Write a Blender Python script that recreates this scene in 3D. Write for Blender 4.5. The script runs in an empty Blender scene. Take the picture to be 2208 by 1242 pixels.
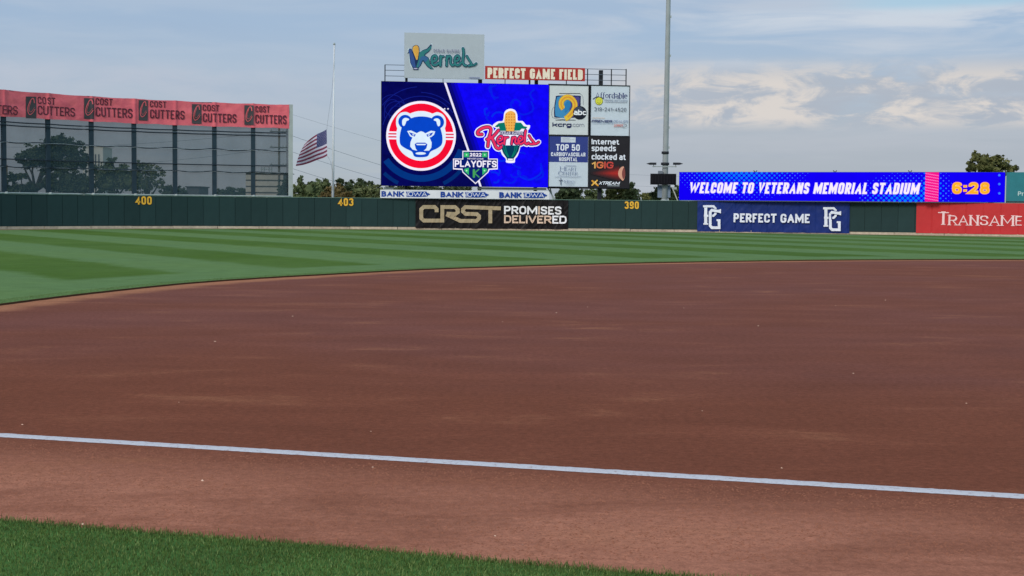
import bpy, bmesh, math, random
import numpy as np
from math import radians, sin, cos, pi
from mathutils import Vector, Matrix, noise
from mathutils.geometry import tessellate_polygon
random.seed(11)
rng = np.random.default_rng(5)
scene = bpy.context.scene
C = scene.collection

# ------------------------------------------------------------------ camera
F = 3150.0            # focal length in photo pixels (photo is 2208 x 1242)
PITCH = math.atan((621 - 446) / F)
ROLL = 0.0087
CAMZ = 2.0
cam = bpy.data.cameras.new('camera')
cam.sensor_width = 36
cam.lens = 36 * F / 2208
cam.clip_start = 0.2
cam.clip_end = 6000
camo = bpy.data.objects.new('camera', cam)
CR = Matrix.Rotation(radians(90) - PITCH, 3, 'X') @ Matrix.Rotation(ROLL, 3, 'Z')
camo.matrix_world = Matrix.Translation((0, 0, CAMZ)) @ CR.to_4x4()
C.objects.link(camo)
scene.camera = camo
CAM = Vector((0, 0, CAMZ))

# ------------------------------------------------------------------ view
scene.view_settings.view_transform = 'Standard'
scene.view_settings.look = 'None'
scene.view_settings.exposure = 0
scene.view_settings.gamma = 1
scene.view_settings.use_curve_mapping = False

def lin(r, g, b, k=1.0):
    def f(c):
        c = c / 255
        return (c / 12.92 if c <= .04045 else ((c + .055) / 1.055) ** 2.4) * k
    return (f(r), f(g), f(b), 1)

# ------------------------------------------------------------------ world
SUN_EL, SUN_AZ = radians(32), radians(205)       # azimuth measured from +Y clockwise: behind the camera, a little left
world = bpy.data.worlds.new('World')
scene.world = world
world.use_nodes = True
nt = world.node_tree
N, L = nt.nodes, nt.links
bg = N['Background']
bg.inputs['Strength'].default_value = 0.1
def wn(t, **k):
    n = N.new(t)
    for a, b in k.items(): setattr(n, a, b)
    return n
def wmath(op, a, b=None, c=None, clamp=False):
    n = N.new('ShaderNodeMath'); n.operation = op; n.use_clamp = clamp
    for i, v in enumerate((a, b, c)):
        if v is None: continue
        if isinstance(v, (int, float)): n.inputs[i].default_value = v
        else: L.new(v, n.inputs[i])
    return n.outputs[0]
def wmix(f, a, b):
    n = N.new('ShaderNodeMix'); n.data_type = 'RGBA'
    for i, v in ((0, f), (6, a), (7, b)):
        if isinstance(v, (int, float, tuple)): n.inputs[i].default_value = v
        else: L.new(v, n.inputs[i])
    return n.outputs[2]
def wnoise(vec, scale, detail, rough=.5, dist=0):
    n = N.new('ShaderNodeTexNoise'); L.new(vec, n.inputs['Vector'])
    n.inputs['Scale'].default_value = scale; n.inputs['Detail'].default_value = detail
    n.inputs['Roughness'].default_value = rough; n.inputs['Distortion'].default_value = dist
    return n.outputs[0]
def wsmooth(v, lo, hi):
    n = N.new('ShaderNodeMapRange'); n.interpolation_type = 'SMOOTHSTEP'
    L.new(v, n.inputs[0]); n.inputs[1].default_value = lo; n.inputs[2].default_value = hi
    return n.outputs[0]
def wvec(x, y, z=0.0):
    n = N.new('ShaderNodeCombineXYZ')
    for i, v in enumerate((x, y, z)):
        if isinstance(v, (int, float)): n.inputs[i].default_value = v
        else: L.new(v, n.inputs[i])
    return n.outputs[0]
sky = wn('ShaderNodeTexSky', sky_type='NISHITA', sun_disc=False)
sky.sun_elevation = SUN_EL; sky.sun_rotation = SUN_AZ; sky.air_density = 1.0; sky.dust_density = 1.5
tc = N.new('ShaderNodeTexCoord')
sp = N.new('ShaderNodeSeparateXYZ'); L.new(tc.outputs['Generated'], sp.inputs[0])
X, Y, Z = sp.outputs
zc = wmath('MAXIMUM', Z, 0.0)
ramp = N.new('ShaderNodeValToRGB'); L.new(zc, ramp.inputs[0])
cr = ramp.color_ramp
cr.elements[0].position = 0.0; cr.elements[0].color = lin(171, 180, 189)
cr.elements[1].position = 1.0; cr.elements[1].color = lin(206, 207, 210)
for p, c in ((.03, (174, 187, 200)), (.07, (173, 188, 207)), (.12, (162, 185, 213)), (.2, (170, 188, 211)), (.4, (200, 204, 210))):
    e = cr.elements.new(p); e.color = lin(*c)
veil = N.new('ShaderNodeVectorMath'); veil.operation = 'SCALE'; L.new(ramp.outputs[0], veil.inputs[0]); veil.inputs[3].default_value = 10.0
base = wmix(0.86, sky.outputs[0], veil.outputs[0])
# flat cloud deck seen at a grazing angle
az = wmath('ARCTAN2', X, Y)
el = wmath('ARCSINE', zc)
pz = wmath('ADD', zc, 0.06)
pv = wvec(wmath('DIVIDE', X, pz), wmath('DIVIDE', Y, pz))
broad = wnoise(pv, 0.55, 5, .55, .4)
streak = wnoise(wvec(wmath('MULTIPLY', az, 7.0), wmath('MULTIPLY', el, 55.0), 3.1), 1.0, 6, .55, .6)
c1 = wmix(wmath('MULTIPLY', wmath('MULTIPLY', wsmooth(streak, .4, .7), .62), wmath('ADD', .25, wmath('MULTIPLY', wsmooth(az, -.1, .12), .75))), base, tuple(10 * v for v in lin(205, 211, 220)[:3]) + (1,))
c2 = wmix(wmath('MULTIPLY', wsmooth(broad, .5, .75), .35), c1, tuple(10 * v for v in lin(152, 172, 200)[:3]) + (1,))
# low cumulus bank: undersides greyer, tops warm
puff = wnoise(wvec(wmath('MULTIPLY', az, 12.0), wmath('MULTIPLY', el, 42.0), 7.7), 1.0, 8, .6, .35)
puffhi = wnoise(wvec(wmath('MULTIPLY', az, 26.0), wmath('MULTIPLY', el, 70.0), 1.7), 1.0, 7, .62, .5)
bank = wmath('MULTIPLY', wmath('MULTIPLY', wsmooth(el, .05, .062), wmath('SUBTRACT', 1.0, wsmooth(el, .082, .104))), wsmooth(az, .02, .14))
bankL = wmath('MULTIPLY', wmath('MULTIPLY', wsmooth(el, .04, .07), wmath('SUBTRACT', 1.0, wsmooth(el, .085, .1))), wmath('SUBTRACT', 1.0, wsmooth(az, -.25, .0)))
low = wmath('MULTIPLY', wmath('SUBTRACT', 1.0, wsmooth(el, .04, .085)), wsmooth(az, -.1, .15))
c3 = wmix(wmath('MULTIPLY', low, .7), c2, tuple(10 * v for v in lin(174, 181, 191)[:3]) + (1,))
c4 = wmix(wmath('MULTIPLY', wmath('MULTIPLY', bank, wsmooth(puff, .3, .5)), .9), c3, tuple(10 * v for v in lin(175, 183, 195)[:3]) + (1,))
c5 = wmix(wmath('MULTIPLY', wmath('MULTIPLY', bank, wsmooth(wmath('ADD', wmath('MULTIPLY', puffhi, .65), wmath('MULTIPLY', puff, .35)),  .44, .57)), .92), c4, tuple(10 * v for v in lin(221, 214, 208)[:3]) + (1,))
c6 = wmix(wmath('MULTIPLY', wmath('MULTIPLY', bankL, wsmooth(puff, .3, .65)), .55), c5, tuple(10 * v for v in lin(192, 198, 211)[:3]) + (1,))
# a gap of clearer blue with a white streak high on the right
hole = wmath('MULTIPLY', wsmooth(wmath('ADD', el, wmath('MULTIPLY', wmath('SUBTRACT', streak, .5), .05)), .129, .139), wsmooth(az, .19, .26))
c7 = wmix(wmath('MULTIPLY', hole, .8), c6, tuple(10 * v for v in lin(168, 204, 226)[:3]) + (1,))
hs = wmath('MULTIPLY', wmath('MULTIPLY', wsmooth(el, .112, .124), wmath('SUBTRACT', 1.0, wsmooth(el, .128, .135))), wmath('MULTIPLY', wsmooth(az, .06, .2), wsmooth(streak, .38, .6)))
c8 = wmix(wmath('MULTIPLY', hs, .7), c7, tuple(10 * v for v in lin(208, 216, 226)[:3]) + (1,))
L.new(c8, bg.inputs['Color'])

sun = bpy.data.lights.new('sun', 'SUN')
sun.energy = 1.45; sun.angle = radians(16); sun.color = (1.0, .94, .86)
so = bpy.data.objects.new('sun', sun)
sd = Vector((sin(SUN_AZ) * cos(SUN_EL), cos(SUN_AZ) * cos(SUN_EL), sin(SUN_EL)))
so.rotation_euler = sd.to_track_quat('Z', 'Y').to_euler()
C.objects.link(so)

# ------------------------------------------------------------------ helpers: rays
def ray(px, py):
    return (CR @ Vector((px - 1104, -(py - 621), -F))).normalized()
def G(px, py, z=0.0):
    r = ray(px, py); t = (z - CAMZ) / r.z
    return Vector((r.x * t, r.y * t, z))
def D(px, py, y):
    r = ray(px, py); t = y / r.y
    return CAM + r * t

def catmull(pts, n=8, closed=False):
    out = []; m = len(pts)
    rngi = range(m) if closed else range(m - 1)
    for i in rngi:
        if closed: p = [pts[(i + k - 1) % m] for k in range(4)]
        else: p = [pts[max(0, min(m - 1, i + k - 1))] for k in range(4)]
        for j in range(n):
            t = j / n
            out.append(tuple(.5 * ((2 * p[1][a]) + (-p[0][a] + p[2][a]) * t + (2 * p[0][a] - 5 * p[1][a] + 4 * p[2][a] - p[3][a]) * t * t
                                   + (-p[0][a] + 3 * p[1][a] - 3 * p[2][a] + p[3][a]) * t ** 3) for a in range(len(p[0]))))
    if not closed: out.append(tuple(pts[-1]))
    return out

# ------------------------------------------------------------------ helpers: objects
def mesh_obj(name, verts, faces, mat, parent=None, smooth=False, mats=None, fm=None, origin=None):
    """verts in world coordinates; the object's origin is its parent's or the given one"""
    me = bpy.data.meshes.new(name)
    o0 = Vector(parent['_w']) if parent is not None else (Vector(origin) if origin is not None else Vector((0, 0, 0)))
    vv = [(v[0] - o0.x, v[1] - o0.y, v[2] - o0.z) for v in verts]
    me.from_pydata(vv, [], faces)
    for m in (mats or [mat]): me.materials.append(m)
    if fm is not None: me.polygons.foreach_set('material_index', fm)
    if smooth: me.polygons.foreach_set('use_smooth', [True] * len(faces))
    me.update()
    ob = bpy.data.objects.new(name, me); C.objects.link(ob)
    if parent is not None:
        ob.parent = parent; ob['_w'] = tuple(o0)
    else:
        ob.location = o0; ob['_w'] = tuple(o0)
    return ob
def thing(name, loc, label, cat, group=None):
    o = bpy.data.objects.new(name, None); C.objects.link(o)
    o.empty_display_size = .3
    o.location = loc; o['_w'] = tuple(loc); o['label'] = label; o['category'] = cat
    if group: o['group'] = group
    return o
def tag(o, label, cat, group=None):
    o['label'] = label; o['category'] = cat
    if group: o['group'] = group
    return o
def kind(o, k):
    o['kind'] = k; return o

class MB:
    def __init__(s): s.v = []; s.f = []
    def quad(s, a, b, c, d):
        n = len(s.v); s.v += [a, b, c, d]; s.f.append((n, n + 1, n + 2, n + 3))
    def box(s, c, x, y, z):
        """centre, three half-extent vectors"""
        c = Vector(c); x = Vector(x); y = Vector(y); z = Vector(z); n = len(s.v)
        for k in (-1, 1):
            for j in (-1, 1):
                for i in (-1, 1): s.v.append(tuple(c + x * i + y * j + z * k))
        for q in ((0, 2, 3, 1), (4, 5, 7, 6), (0, 1, 5, 4), (2, 6, 7, 3), (0, 4, 6, 2), (1, 3, 7, 5)): s.f.append(tuple(n + i for i in q))
    def tube(s, pts, r, seg=8, r2=None):
        pts = [Vector(p) for p in pts]; n0 = len(s.v); m = len(pts)
        if r2 is None: r2 = r
        for i, p in enumerate(pts):
            t = (pts[min(i + 1, m - 1)] - pts[max(i - 1, 0)]).normalized()
            a = t.orthogonal().normalized() if abs(t.z) < .95 else Vector((1, 0, 0))
            a = (a - t * a.dot(t)).normalized(); b = t.cross(a)
            rr = r + (r2 - r) * i / max(1, m - 1)
            for k in range(seg):
                w = 2 * pi * k / seg; s.v.append(tuple(p + (a * cos(w) + b * sin(w)) * rr))
        for i in range(m - 1):
            for k in range(seg):
                a = n0 + i * seg + k; b = n0 + i * seg + (k + 1) % seg
                s.f.append((a, b, b + seg, a + seg))
        s.f.append(tuple(n0 + k for k in reversed(range(seg)))); s.f.append(tuple(n0 + (m - 1) * seg + k for k in range(seg)))
    def build(s, name, mat, parent=None, smooth=False, origin=None):
        return mesh_obj(name, s.v, s.f, mat, parent, smooth, origin=origin)

# ------------------------------------------------------------------ helpers: materials
def mat_nodes(name):
    m = bpy.data.materials.new(name); m.use_nodes = True
    t = m.node_tree; b = t.nodes['Principled BSDF']
    return m, t, b
def tnoise(t, scale, detail=4, rough=.55, coord='Object', vscale=None, dist=0):
    tcn = t.nodes.new('ShaderNodeTexCoord'); v = tcn.outputs[coord]
    if vscale is not None:
        mp = t.nodes.new('ShaderNodeMapping'); mp.inputs['Scale'].default_value = vscale
        t.links.new(v, mp.inputs[0]); v = mp.outputs[0]
    n = t.nodes.new('ShaderNodeTexNoise'); t.links.new(v, n.inputs['Vector'])
    n.inputs['Scale'].default_value = scale; n.inputs['Detail'].default_value = detail; n.inputs['Roughness'].default_value = rough
    n.inputs['Distortion'].default_value = dist
    return n.outputs[0]
def tmix(t, f, a, b, blend='MIX'):
    n = t.nodes.new('ShaderNodeMix'); n.data_type = 'RGBA'; n.blend_type = blend
    for i, v in ((0, f), (6, a), (7, b)):
        if isinstance(v, (int, float, tuple)): n.inputs[i].default_value = v
        else: t.links.new(v, n.inputs[i])
    return n.outputs[2]
def tmath(t, op, a, b=None, c=None):
    n = t.nodes.new('ShaderNodeMath'); n.operation = op
    for i, v in enumerate((a, b, c)):
        if v is None: continue
        if isinstance(v, (int, float)): n.inputs[i].default_value = v
        else: t.links.new(v, n.inputs[i])
    return n.outputs[0]
def trange(t, v, lo, hi, a=0.0, b=1.0, smooth=True):
    n = t.nodes.new('ShaderNodeMapRange')
    if smooth: n.interpolation_type = 'SMOOTHSTEP'
    t.links.new(v, n.inputs[0])
    for i, x in ((1, lo), (2, hi), (3, a), (4, b)): n.inputs[i].default_value = x
    return n.outputs[0]
KL = 0.68            # how bright a white board facing the field reads: photo colour / KL = paint colour
def paint(name, r, g, b, rough=.6, var=.12, k=KL, scale=2.0, metal=0, bump=0, objvar=0, spec=.15):
    m, t, bs = mat_nodes(name)
    c = lin(r, g, b, 1 / k)
    n = tnoise(t, scale, 5, .6)
    f = trange(t, n, .3, .7, 1 - var, 1 + var * .6, False)
    if objvar:
        oi = t.nodes.new('ShaderNodeObjectInfo')
        f = tmath(t, 'MULTIPLY', f, trange(t, oi.outputs['Random'], 0, 1, 1 - objvar, 1 + objvar, False))
    vm = t.nodes.new('ShaderNodeVectorMath'); vm.operation = 'SCALE'
    vm.inputs[0].default_value = c[:3]; t.links.new(f, vm.inputs[3])
    t.links.new(vm.outputs[0], bs.inputs['Base Color'])
    bs.inputs['Roughness'].default_value = rough; bs.inputs['Metallic'].default_value = metal
    if 'Specular IOR Level' in bs.inputs: bs.inputs['Specular IOR Level'].default_value = spec
    if bump:
        bn = t.nodes.new('ShaderNodeBump'); bn.inputs['Strength'].default_value = bump; bn.inputs['Distance'].default_value = .05
        t.links.new(tnoise(t, scale * 4, 4), bn.inputs['Height']); t.links.new(bn.outputs[0], bs.inputs['Normal'])
    return m
def emis(name, r, g, b, k=1.0, var=.06):
    m, t, bs = mat_nodes(name)
    t.nodes.remove(bs)
    e = t.nodes.new('ShaderNodeEmission')
    n = tnoise(t, 1.6, 6, .65)
    f = trange(t, n, .3, .7, (1 - var) * k, (1 + var) * k, False)
    e.inputs[0].default_value = lin(r, g, b); t.links.new(f, e.inputs[1])
    t.links.new(e.outputs[0], t.nodes['Material Output'].inputs[0])
    return m
_pc = {}
def P(r, g, b):
    if (r, g, b) not in _pc: _pc[(r, g, b)] = paint('print_%d_%d_%d' % (r, g, b), r, g, b, .5, .06)
    return _pc[(r, g, b)]
_ec = {}
def E(r, g, b, var=.06):
    if (r, g, b) not in _ec: _ec[(r, g, b)] = emis('led_%d_%d_%d' % (r, g, b), r, g, b, 1.0, var)
    return _ec[(r, g, b)]

# ------------------------------------------------------------------ surfaces that carry print
class Flat:
    """vertical plane through a and b (world points); u runs from a to b, v is world height"""
    def __init__(s, a, b):
        s.a = Vector(a); d = Vector(b) - s.a; d.z = 0; s.len = d.length; s.r = d.normalized()
        s.n = Vector((s.r.y, -s.r.x, 0))
        if s.n.dot(CAM - s.a) < 0: s.n = -s.n
    def map(s, px, py):
        r = ray(px, py); t = (s.a - CAM).dot(s.n) / r.dot(s.n); p = CAM + r * t
        return ((p - s.a).dot(s.r), p.z)
    def pt(s, u, v, off=0.0):
        p = s.a + s.r * u + s.n * off
        return (p.x, p.y, v)

WCTL = [(-700, 84), (-420, 93), (-220, 101), (0, 109), (250, 116.5), (500, 121.5), (760, 124), (1100, 125.3), (1500, 123.8), (1900, 119.3), (2208, 114.8), (2500, 109.5), (2900, 99), (3200, 90)]
_w = [Vector(((px - 1104) / F * d, d, 0)) for px, d in WCTL]
WP = [Vector(p) for p in catmull([tuple(p) for p in _w], 14)]
WS = [0.0]
for i in range(1, len(WP)): WS.append(WS[-1] + (WP[i] - WP[i - 1]).length)
class Wall:
    """the curved line of the outfield wall, moved back by `back`"""
    def __init__(s, back=0.0, disp=None): s.back = back; s.disp = disp
    def base(s, u):
        u = max(0.0, min(WS[-1] - 1e-4, u))
        lo, hi = 0, len(WS) - 1
        while hi - lo > 1:
            m = (lo + hi) // 2
            if WS[m] <= u: lo = m
            else: hi = m
        t = (u - WS[lo]) / (WS[hi] - WS[lo])
        def tan(i): return (WP[min(i + 1, len(WP) - 1)] - WP[max(i - 1, 0)]).normalized()
        d = (tan(lo) * (1 - t) + tan(hi) * t).normalized(); n = Vector((d.y, -d.x, 0))
        return WP[lo].lerp(WP[hi], t) - n * s.back, d, n
    def pt(s, u, v, off=0.0):
        p, d, n = s.base(u)
        if s.disp: off = off + s.disp(u, v)
        p = p + n * off
        return (p.x, p.y, v)
    def map(s, px, py):
        r = ray(px, py)
        lo, hi = 0.0, WS[-1]
        def side(u):
            p = s.base(u)[0]; return p.x * r.y - p.y * r.x
        for _ in range(40):
            m = (lo + hi) / 2
            if side(m) < 0: lo = m
            else: hi = m
        p = s.base(lo)[0]; t = p.y / r.y
        return (lo, CAMZ + r.z * t)
WALL = Wall(0)

def resample_edges(poly, maxlen):
    out = []
    for i in range(len(poly)):
        a = poly[i]; b = poly[(i + 1) % len(poly)]
        n = max(1, int(math.hypot(b[0] - a[0], b[1] - a[1]) / maxlen))
        for k in range(n): out.append((a[0] + (b[0] - a[0]) * k / n, a[1] + (b[1] - a[1]) * k / n))
    return out

class Art:
    count = 0
    """flat print on a surface; shapes given in photo pixels (through tf) or surface metres"""
    def __init__(s, surf, parent, tf=None, off=.012, step=.0012):
        hosts = [c for c in parent.children if c.name.split('.')[0] in ('panel', 'sheet', 'housing', 'cloth')] if parent.data is None else []
        s.s = surf; s.p = hosts[0] if hosts else parent; s.tf = tf or (lambda x, y: (x, y)); s.off = off; s.step = step
        s.k = 0; s.d = {}; s.uid = 0; s.small = set()
    def _add(s, name, mat, pts2, faces):
        key = (name, s.uid)
        if key not in s.d: s.d[key] = ([], [], [], [])
        v, f, ms, fm = s.d[key]; n = len(v); o = s.off + s.k * s.step; s.k += 1
        if mat not in ms: ms.append(mat)
        mi = ms.index(mat)
        for (u, w) in pts2: v.append(s.s.pt(u, w, o))
        for q in faces: f.append(tuple(n + i for i in q)); fm.append(mi)
    def grid(s, x0, y0, x1, y1, mat, name, nx=16, ny=10, sl=0.0):
        pts = [s.m(x0 + (x1 - x0) * i / nx, y0 + (y1 - y0) * j / ny + sl * i / nx) for j in range(ny + 1) for i in range(nx + 1)]
        s._add(name, mat, pts, [s._fix(pts, (j * (nx + 1) + i, j * (nx + 1) + i + 1, (j + 1) * (nx + 1) + i + 1, (j + 1) * (nx + 1) + i)) for j in range(ny) for i in range(nx)])
    def m(s, x, y): return s.s.map(*s.tf(x, y))
    def _fix(s, pts, f):
        # face the viewer: counter-clockwise in (u, v) with u to the viewer's right
        a = sum(pts[f[i]][0] * pts[f[(i + 1) % len(f)]][1] - pts[f[(i + 1) % len(f)]][0] * pts[f[i]][1] for i in range(len(f)))
        return f if a > 0 else tuple(reversed(f))
    def poly(s, pts, mat, name='print', smooth=False, n=5, uv=False):
        if smooth: pts = catmull(pts, n, True)
        q = list(pts) if uv else [s.m(x, y) for x, y in pts]
        tri = tessellate_polygon([[Vector((a, b, 0)) for a, b in q]])
        s._add(name, mat, q, [s._fix(q, t) for t in tri])
    def rect(s, x0, y0, x1, y1, mat, name='print'):
        q = s.box(x0, y0, x1, y1)
        s._add(name, mat, [(q[0], q[1]), (q[2], q[1]), (q[2], q[3]), (q[0], q[3])], [(0, 1, 2, 3)])
    def box(s, x0, y0, x1, y1):
        xm, ym = (x0 + x1) / 2, (y0 + y1) / 2
        return (s.m(x0, ym)[0], s.m(xm, y1)[1], s.m(x1, ym)[0], s.m(xm, y0)[1])
    def disc(s, x, y, r, mat, name='print', n=24, ry=None):
        ry = ry or r
        s.poly([(x + r * cos(2 * pi * k / n), y + ry * sin(2 * pi * k / n)) for k in range(n)], mat, name)
    def uvstroke(s, pts, w, mat, name='print', closed=False, clip=None, widths=None, cap=0.0):
        keep = [i for i, p in enumerate(pts) if i == 0 or math.hypot(p[0] - pts[i - 1][0], p[1] - pts[i - 1][1]) > 1e-5]
        pts = [pts[i] for i in keep]
        if widths: widths = [widths[i] for i in keep]
        if getattr(s.s, 'disp', None) and len(pts) > 1:
            np_, nw_ = [], []
            for i in range(len(pts) - 1):
                k_ = max(1, int(math.hypot(pts[i + 1][0] - pts[i][0], pts[i + 1][1] - pts[i][1]) / .07))
                for q_ in range(k_):
                    f_ = q_ / k_; np_.append((pts[i][0] + (pts[i + 1][0] - pts[i][0]) * f_, pts[i][1] + (pts[i + 1][1] - pts[i][1]) * f_))
                    if widths: nw_.append(widths[i] + (widths[i + 1] - widths[i]) * f_)
            pts = np_ + [pts[-1]]
            if widths: widths = nw_ + [widths[-1]]
        m = len(pts)
        if m < 2: return
        if cap and not closed:
            def ext(a, b):
                l = math.hypot(a[0] - b[0], a[1] - b[1]); return (a[0] + (a[0] - b[0]) / l * cap, a[1] + (a[1] - b[1]) / l * cap)
            c0, c1 = cap if isinstance(cap, list) else (cap, cap)
            cap = c0; A0 = ext(pts[0], pts[1]); cap = c1; A1 = ext(pts[-1], pts[-2])
            pts = [A0] + pts[1:-1] + [A1]
        L_, R_ = [], []
        for i in range(m):
            a = pts[(i - 1) % m] if (closed or i > 0) else pts[i]
            b = pts[(i + 1) % m] if (closed or i < m - 1) else pts[i]
            p = pts[i]
            d1 = (p[0] - a[0], p[1] - a[1]); d2 = (b[0] - p[0], b[1] - p[1])
            l1 = math.hypot(*d1); l2 = math.hypot(*d2)
            if l1 < 1e-9: d1 = d2; l1 = l2
            if l2 < 1e-9: d2 = d1; l2 = l1
            n1 = (-d1[1] / l1, d1[0] / l1); n2 = (-d2[1] / l2, d2[0] / l2)
            nx, ny = n1[0] + n2[0], n1[1] + n2[1]; ln = math.hypot(nx, ny)
            if ln < 1e-6: nx, ny = n1; ln = 1
            nx /= ln; ny /= ln
            co = max(.36, nx * n1[0] + ny * n1[1])
            hw = (widths[i] if widths else w) / 2 / co
            for lst, sg in ((L_, 1), (R_, -1)):
                x, y = p[0] + nx * hw * sg, p[1] + ny * hw * sg
                if clip: y = max(clip[0], min(clip[1], y))
                lst.append((x, y))
        q = L_ + R_; fs = []
        for i in range(m if closed else m - 1):
            j = (i + 1) % m
            fs.append(s._fix(q, (i, j, m + j, m + i)))
        s._add(name, mat, q, fs)
    def stroke(s, pts, w, mat, name='print', smooth=True, grow=0, n=6, closed=False, taper=None, caps=True):
        """w in the Art's own pixel units"""
        if smooth and len(pts) > 2: pts = catmull(pts, n, closed)
        sc = abs(s.m(pts[0][0] + 10, pts[0][1])[0] - s.m(pts[0][0] - 10, pts[0][1])[0]) / 20
        q = [s.m(x, y) for x, y in pts]
        ww = [(w * (1 if not taper else (1 - (1 - taper) * i / (len(q) - 1))) + 2 * grow) * sc for i in range(len(q))]
        s.uvstroke(q, w * sc, mat, name, closed, widths=ww)
        if caps and not closed and w * sc > .05:
            for k in (0, -1):
                r = ww[k] / 2; c = q[k]
                s.poly([(c[0] + r * cos(2 * pi * t / 10), c[1] + r * sin(2 * pi * t / 10)) for t in range(10)], mat, name, uv=True)
    def build(s):
        out = []
        for (name, uid), (v, f, ms, fm) in s.d.items():
            o = mesh_obj(name, v, f, None, s.p, mats=ms, fm=fm); out.append(o)
            if name in ('small_print', 'halftone_dot', 'picture_swirl', 'print'): kind(o, 'stuff')
        s.d = {}
        return out

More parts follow.
